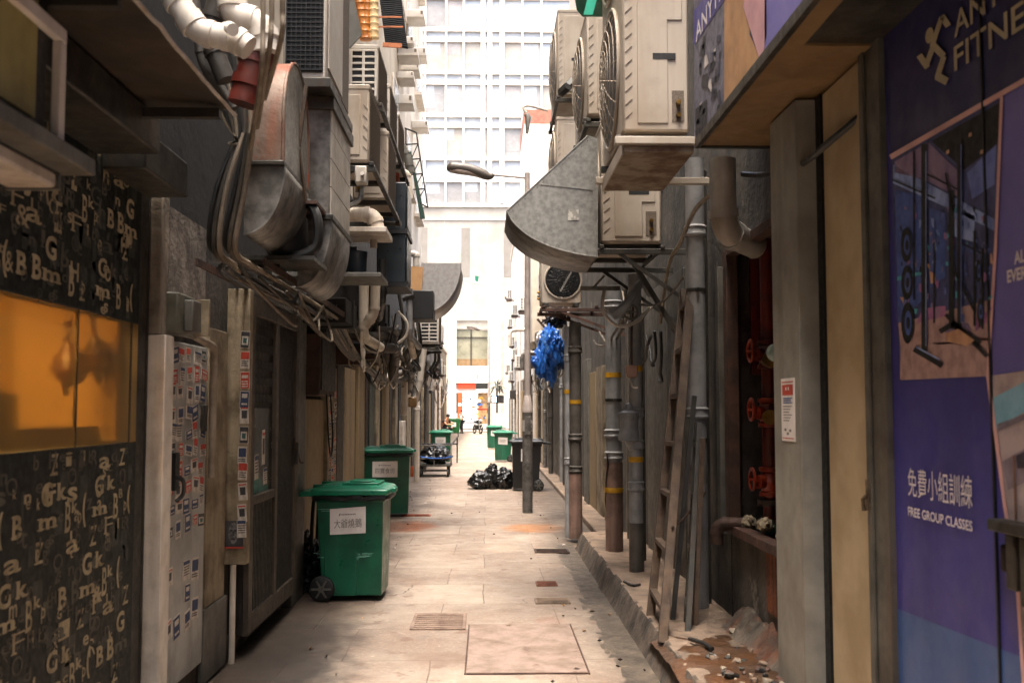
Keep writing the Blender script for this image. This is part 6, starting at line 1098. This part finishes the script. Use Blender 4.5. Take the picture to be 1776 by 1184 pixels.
part('orange_fascia',fbox(793,664,825,674,-.2,.1),M('orange red fascia','c5401a','b03512',sc=2,rough=.5),bb); op=part('orange_pier',fbox(794,681,802,735,-.15,.1),M('orange red pier','d2481c','c03f16',sc=2,rough=.5),bb); tx=MB(); p=aY(795,704,FB); text(tx,'EN',(p.x,FB-.16,p.z),(1,0,0),(0,0,1),.28,.02,width=.38); part('lettering',tx,m_paper,op,fixn=False)
part('shop_lintel',fbox(791,674,846,681,-.05,.1),m_white,bb); part('shop_glass',fbox(803,681,828,728,.15,.2),EM('lit shop window','e9eef0',1.1),bb); part('shop_interior',fbox(828,681,845,735,.25,.3),M('warm shop stock','b08a5a','6f5a40',sc=1.5,rough=.6,spread=(.4,.6)),bb)
sh=MB()
for i in range(7): a=aY(803,690+i*5.6,FB); c=aY(826,690+i*5.6,FB); sh.box(a.x,c.x,FB+.10,FB+.149,a.z,a.z+.05)
part('shop_shelf',sh,m_grey,bb)
bxs=MB()
for i in range(26): a=aY(R.uniform(804,842),R.uniform(688,728),FB); bxs.mat(i%4).box(a.x,a.x+R.uniform(.1,.35),FB+.05,FB+.099,a.z,a.z+R.uniform(.1,.22))
part('goods',bxs,[m_flyr,m_bluep,m_tape,m_paper],bb)
part('orange_railing',fbox(826,708,848,711,-.3,-.25),m_orange,bb); part('door_step',fbox(791,735,846,742,-.3,.15),m_render,bb)
# ================= LIGHT, CAMERA =================
S.view_settings.view_transform='Standard'; S.view_settings.look='None'; S.view_settings.exposure=EXPO; S.view_settings.gamma=1
w=bpy.data.worlds.new('World'); S.world=w; w.use_nodes=True; N=w.node_tree.nodes; L=w.node_tree.links
sk=N.new('ShaderNodeTexSky'); sk.sky_type='NISHITA'; sk.sun_disc=False; EL,AZ=math.radians(77),math.radians(192)
sk.sun_elevation=EL; sk.sun_rotation=AZ; sk.air_density=1.; sk.dust_density=9.; sk.ozone_density=.3
L.new(sk.outputs[0],N['Background'].inputs[0]); N['Background'].inputs[1].default_value=.15
l=bpy.data.lights.new('Sun','SUN'); l.energy=SUN; l.angle=math.radians(28); l.color=(1,.95,.89); so=bpy.data.objects.new('Sun',l); COL.objects.link(so)
# the sky node measures rotation clockwise from +Y seen from above
d=V((math.sin(AZ)*math.cos(EL),math.cos(AZ)*math.cos(EL),math.sin(EL))); so.rotation_euler=d.to_track_quat('Z','Y').to_euler(); so.location=d*60
try:
    S.view_settings.use_white_balance=True; S.view_settings.white_balance_temperature=WB; S.view_settings.white_balance_tint=8
except Exception: pass
c=bpy.data.cameras.new('Camera'); c.sensor_width=36; c.lens=F/1776*36; c.clip_start=.05; c.clip_end=900; co=bpy.data.objects.new('Camera',c); COL.objects.link(co)
co.location=EYE; co.rotation_euler=(PI/2+TH,0,-PS); S.camera=co
c.dof.use_dof=True; c.dof.focus_distance=11; c.dof.aperture_fstop=3.2
S.render.engine='CYCLES'; S.cycles.use_denoising=True; S.cycles.max_bounces=8; S.cycles.diffuse_bounces=5; S.cycles.transparent_max_bounces=12; S.cycles.sample_clamp_indirect=8
if HAZE:
    hb=solo('haze',MB().box(-40,40,-20,120,-1.5,55),bpy.data.materials.new('haze air'),None,None,kind='stuff'); m=hb.data.materials[0]; m.use_nodes=True; n=m.node_tree.nodes; n.remove(n['Principled BSDF']); pv=n.new('ShaderNodeVolumePrincipled'); pv.inputs['Density'].default_value=HAZE; pv.inputs['Color'].default_value=(.95,.95,.95,1); m.node_tree.links.new(pv.outputs[0],n['Material Output'].inputs['Volume'])
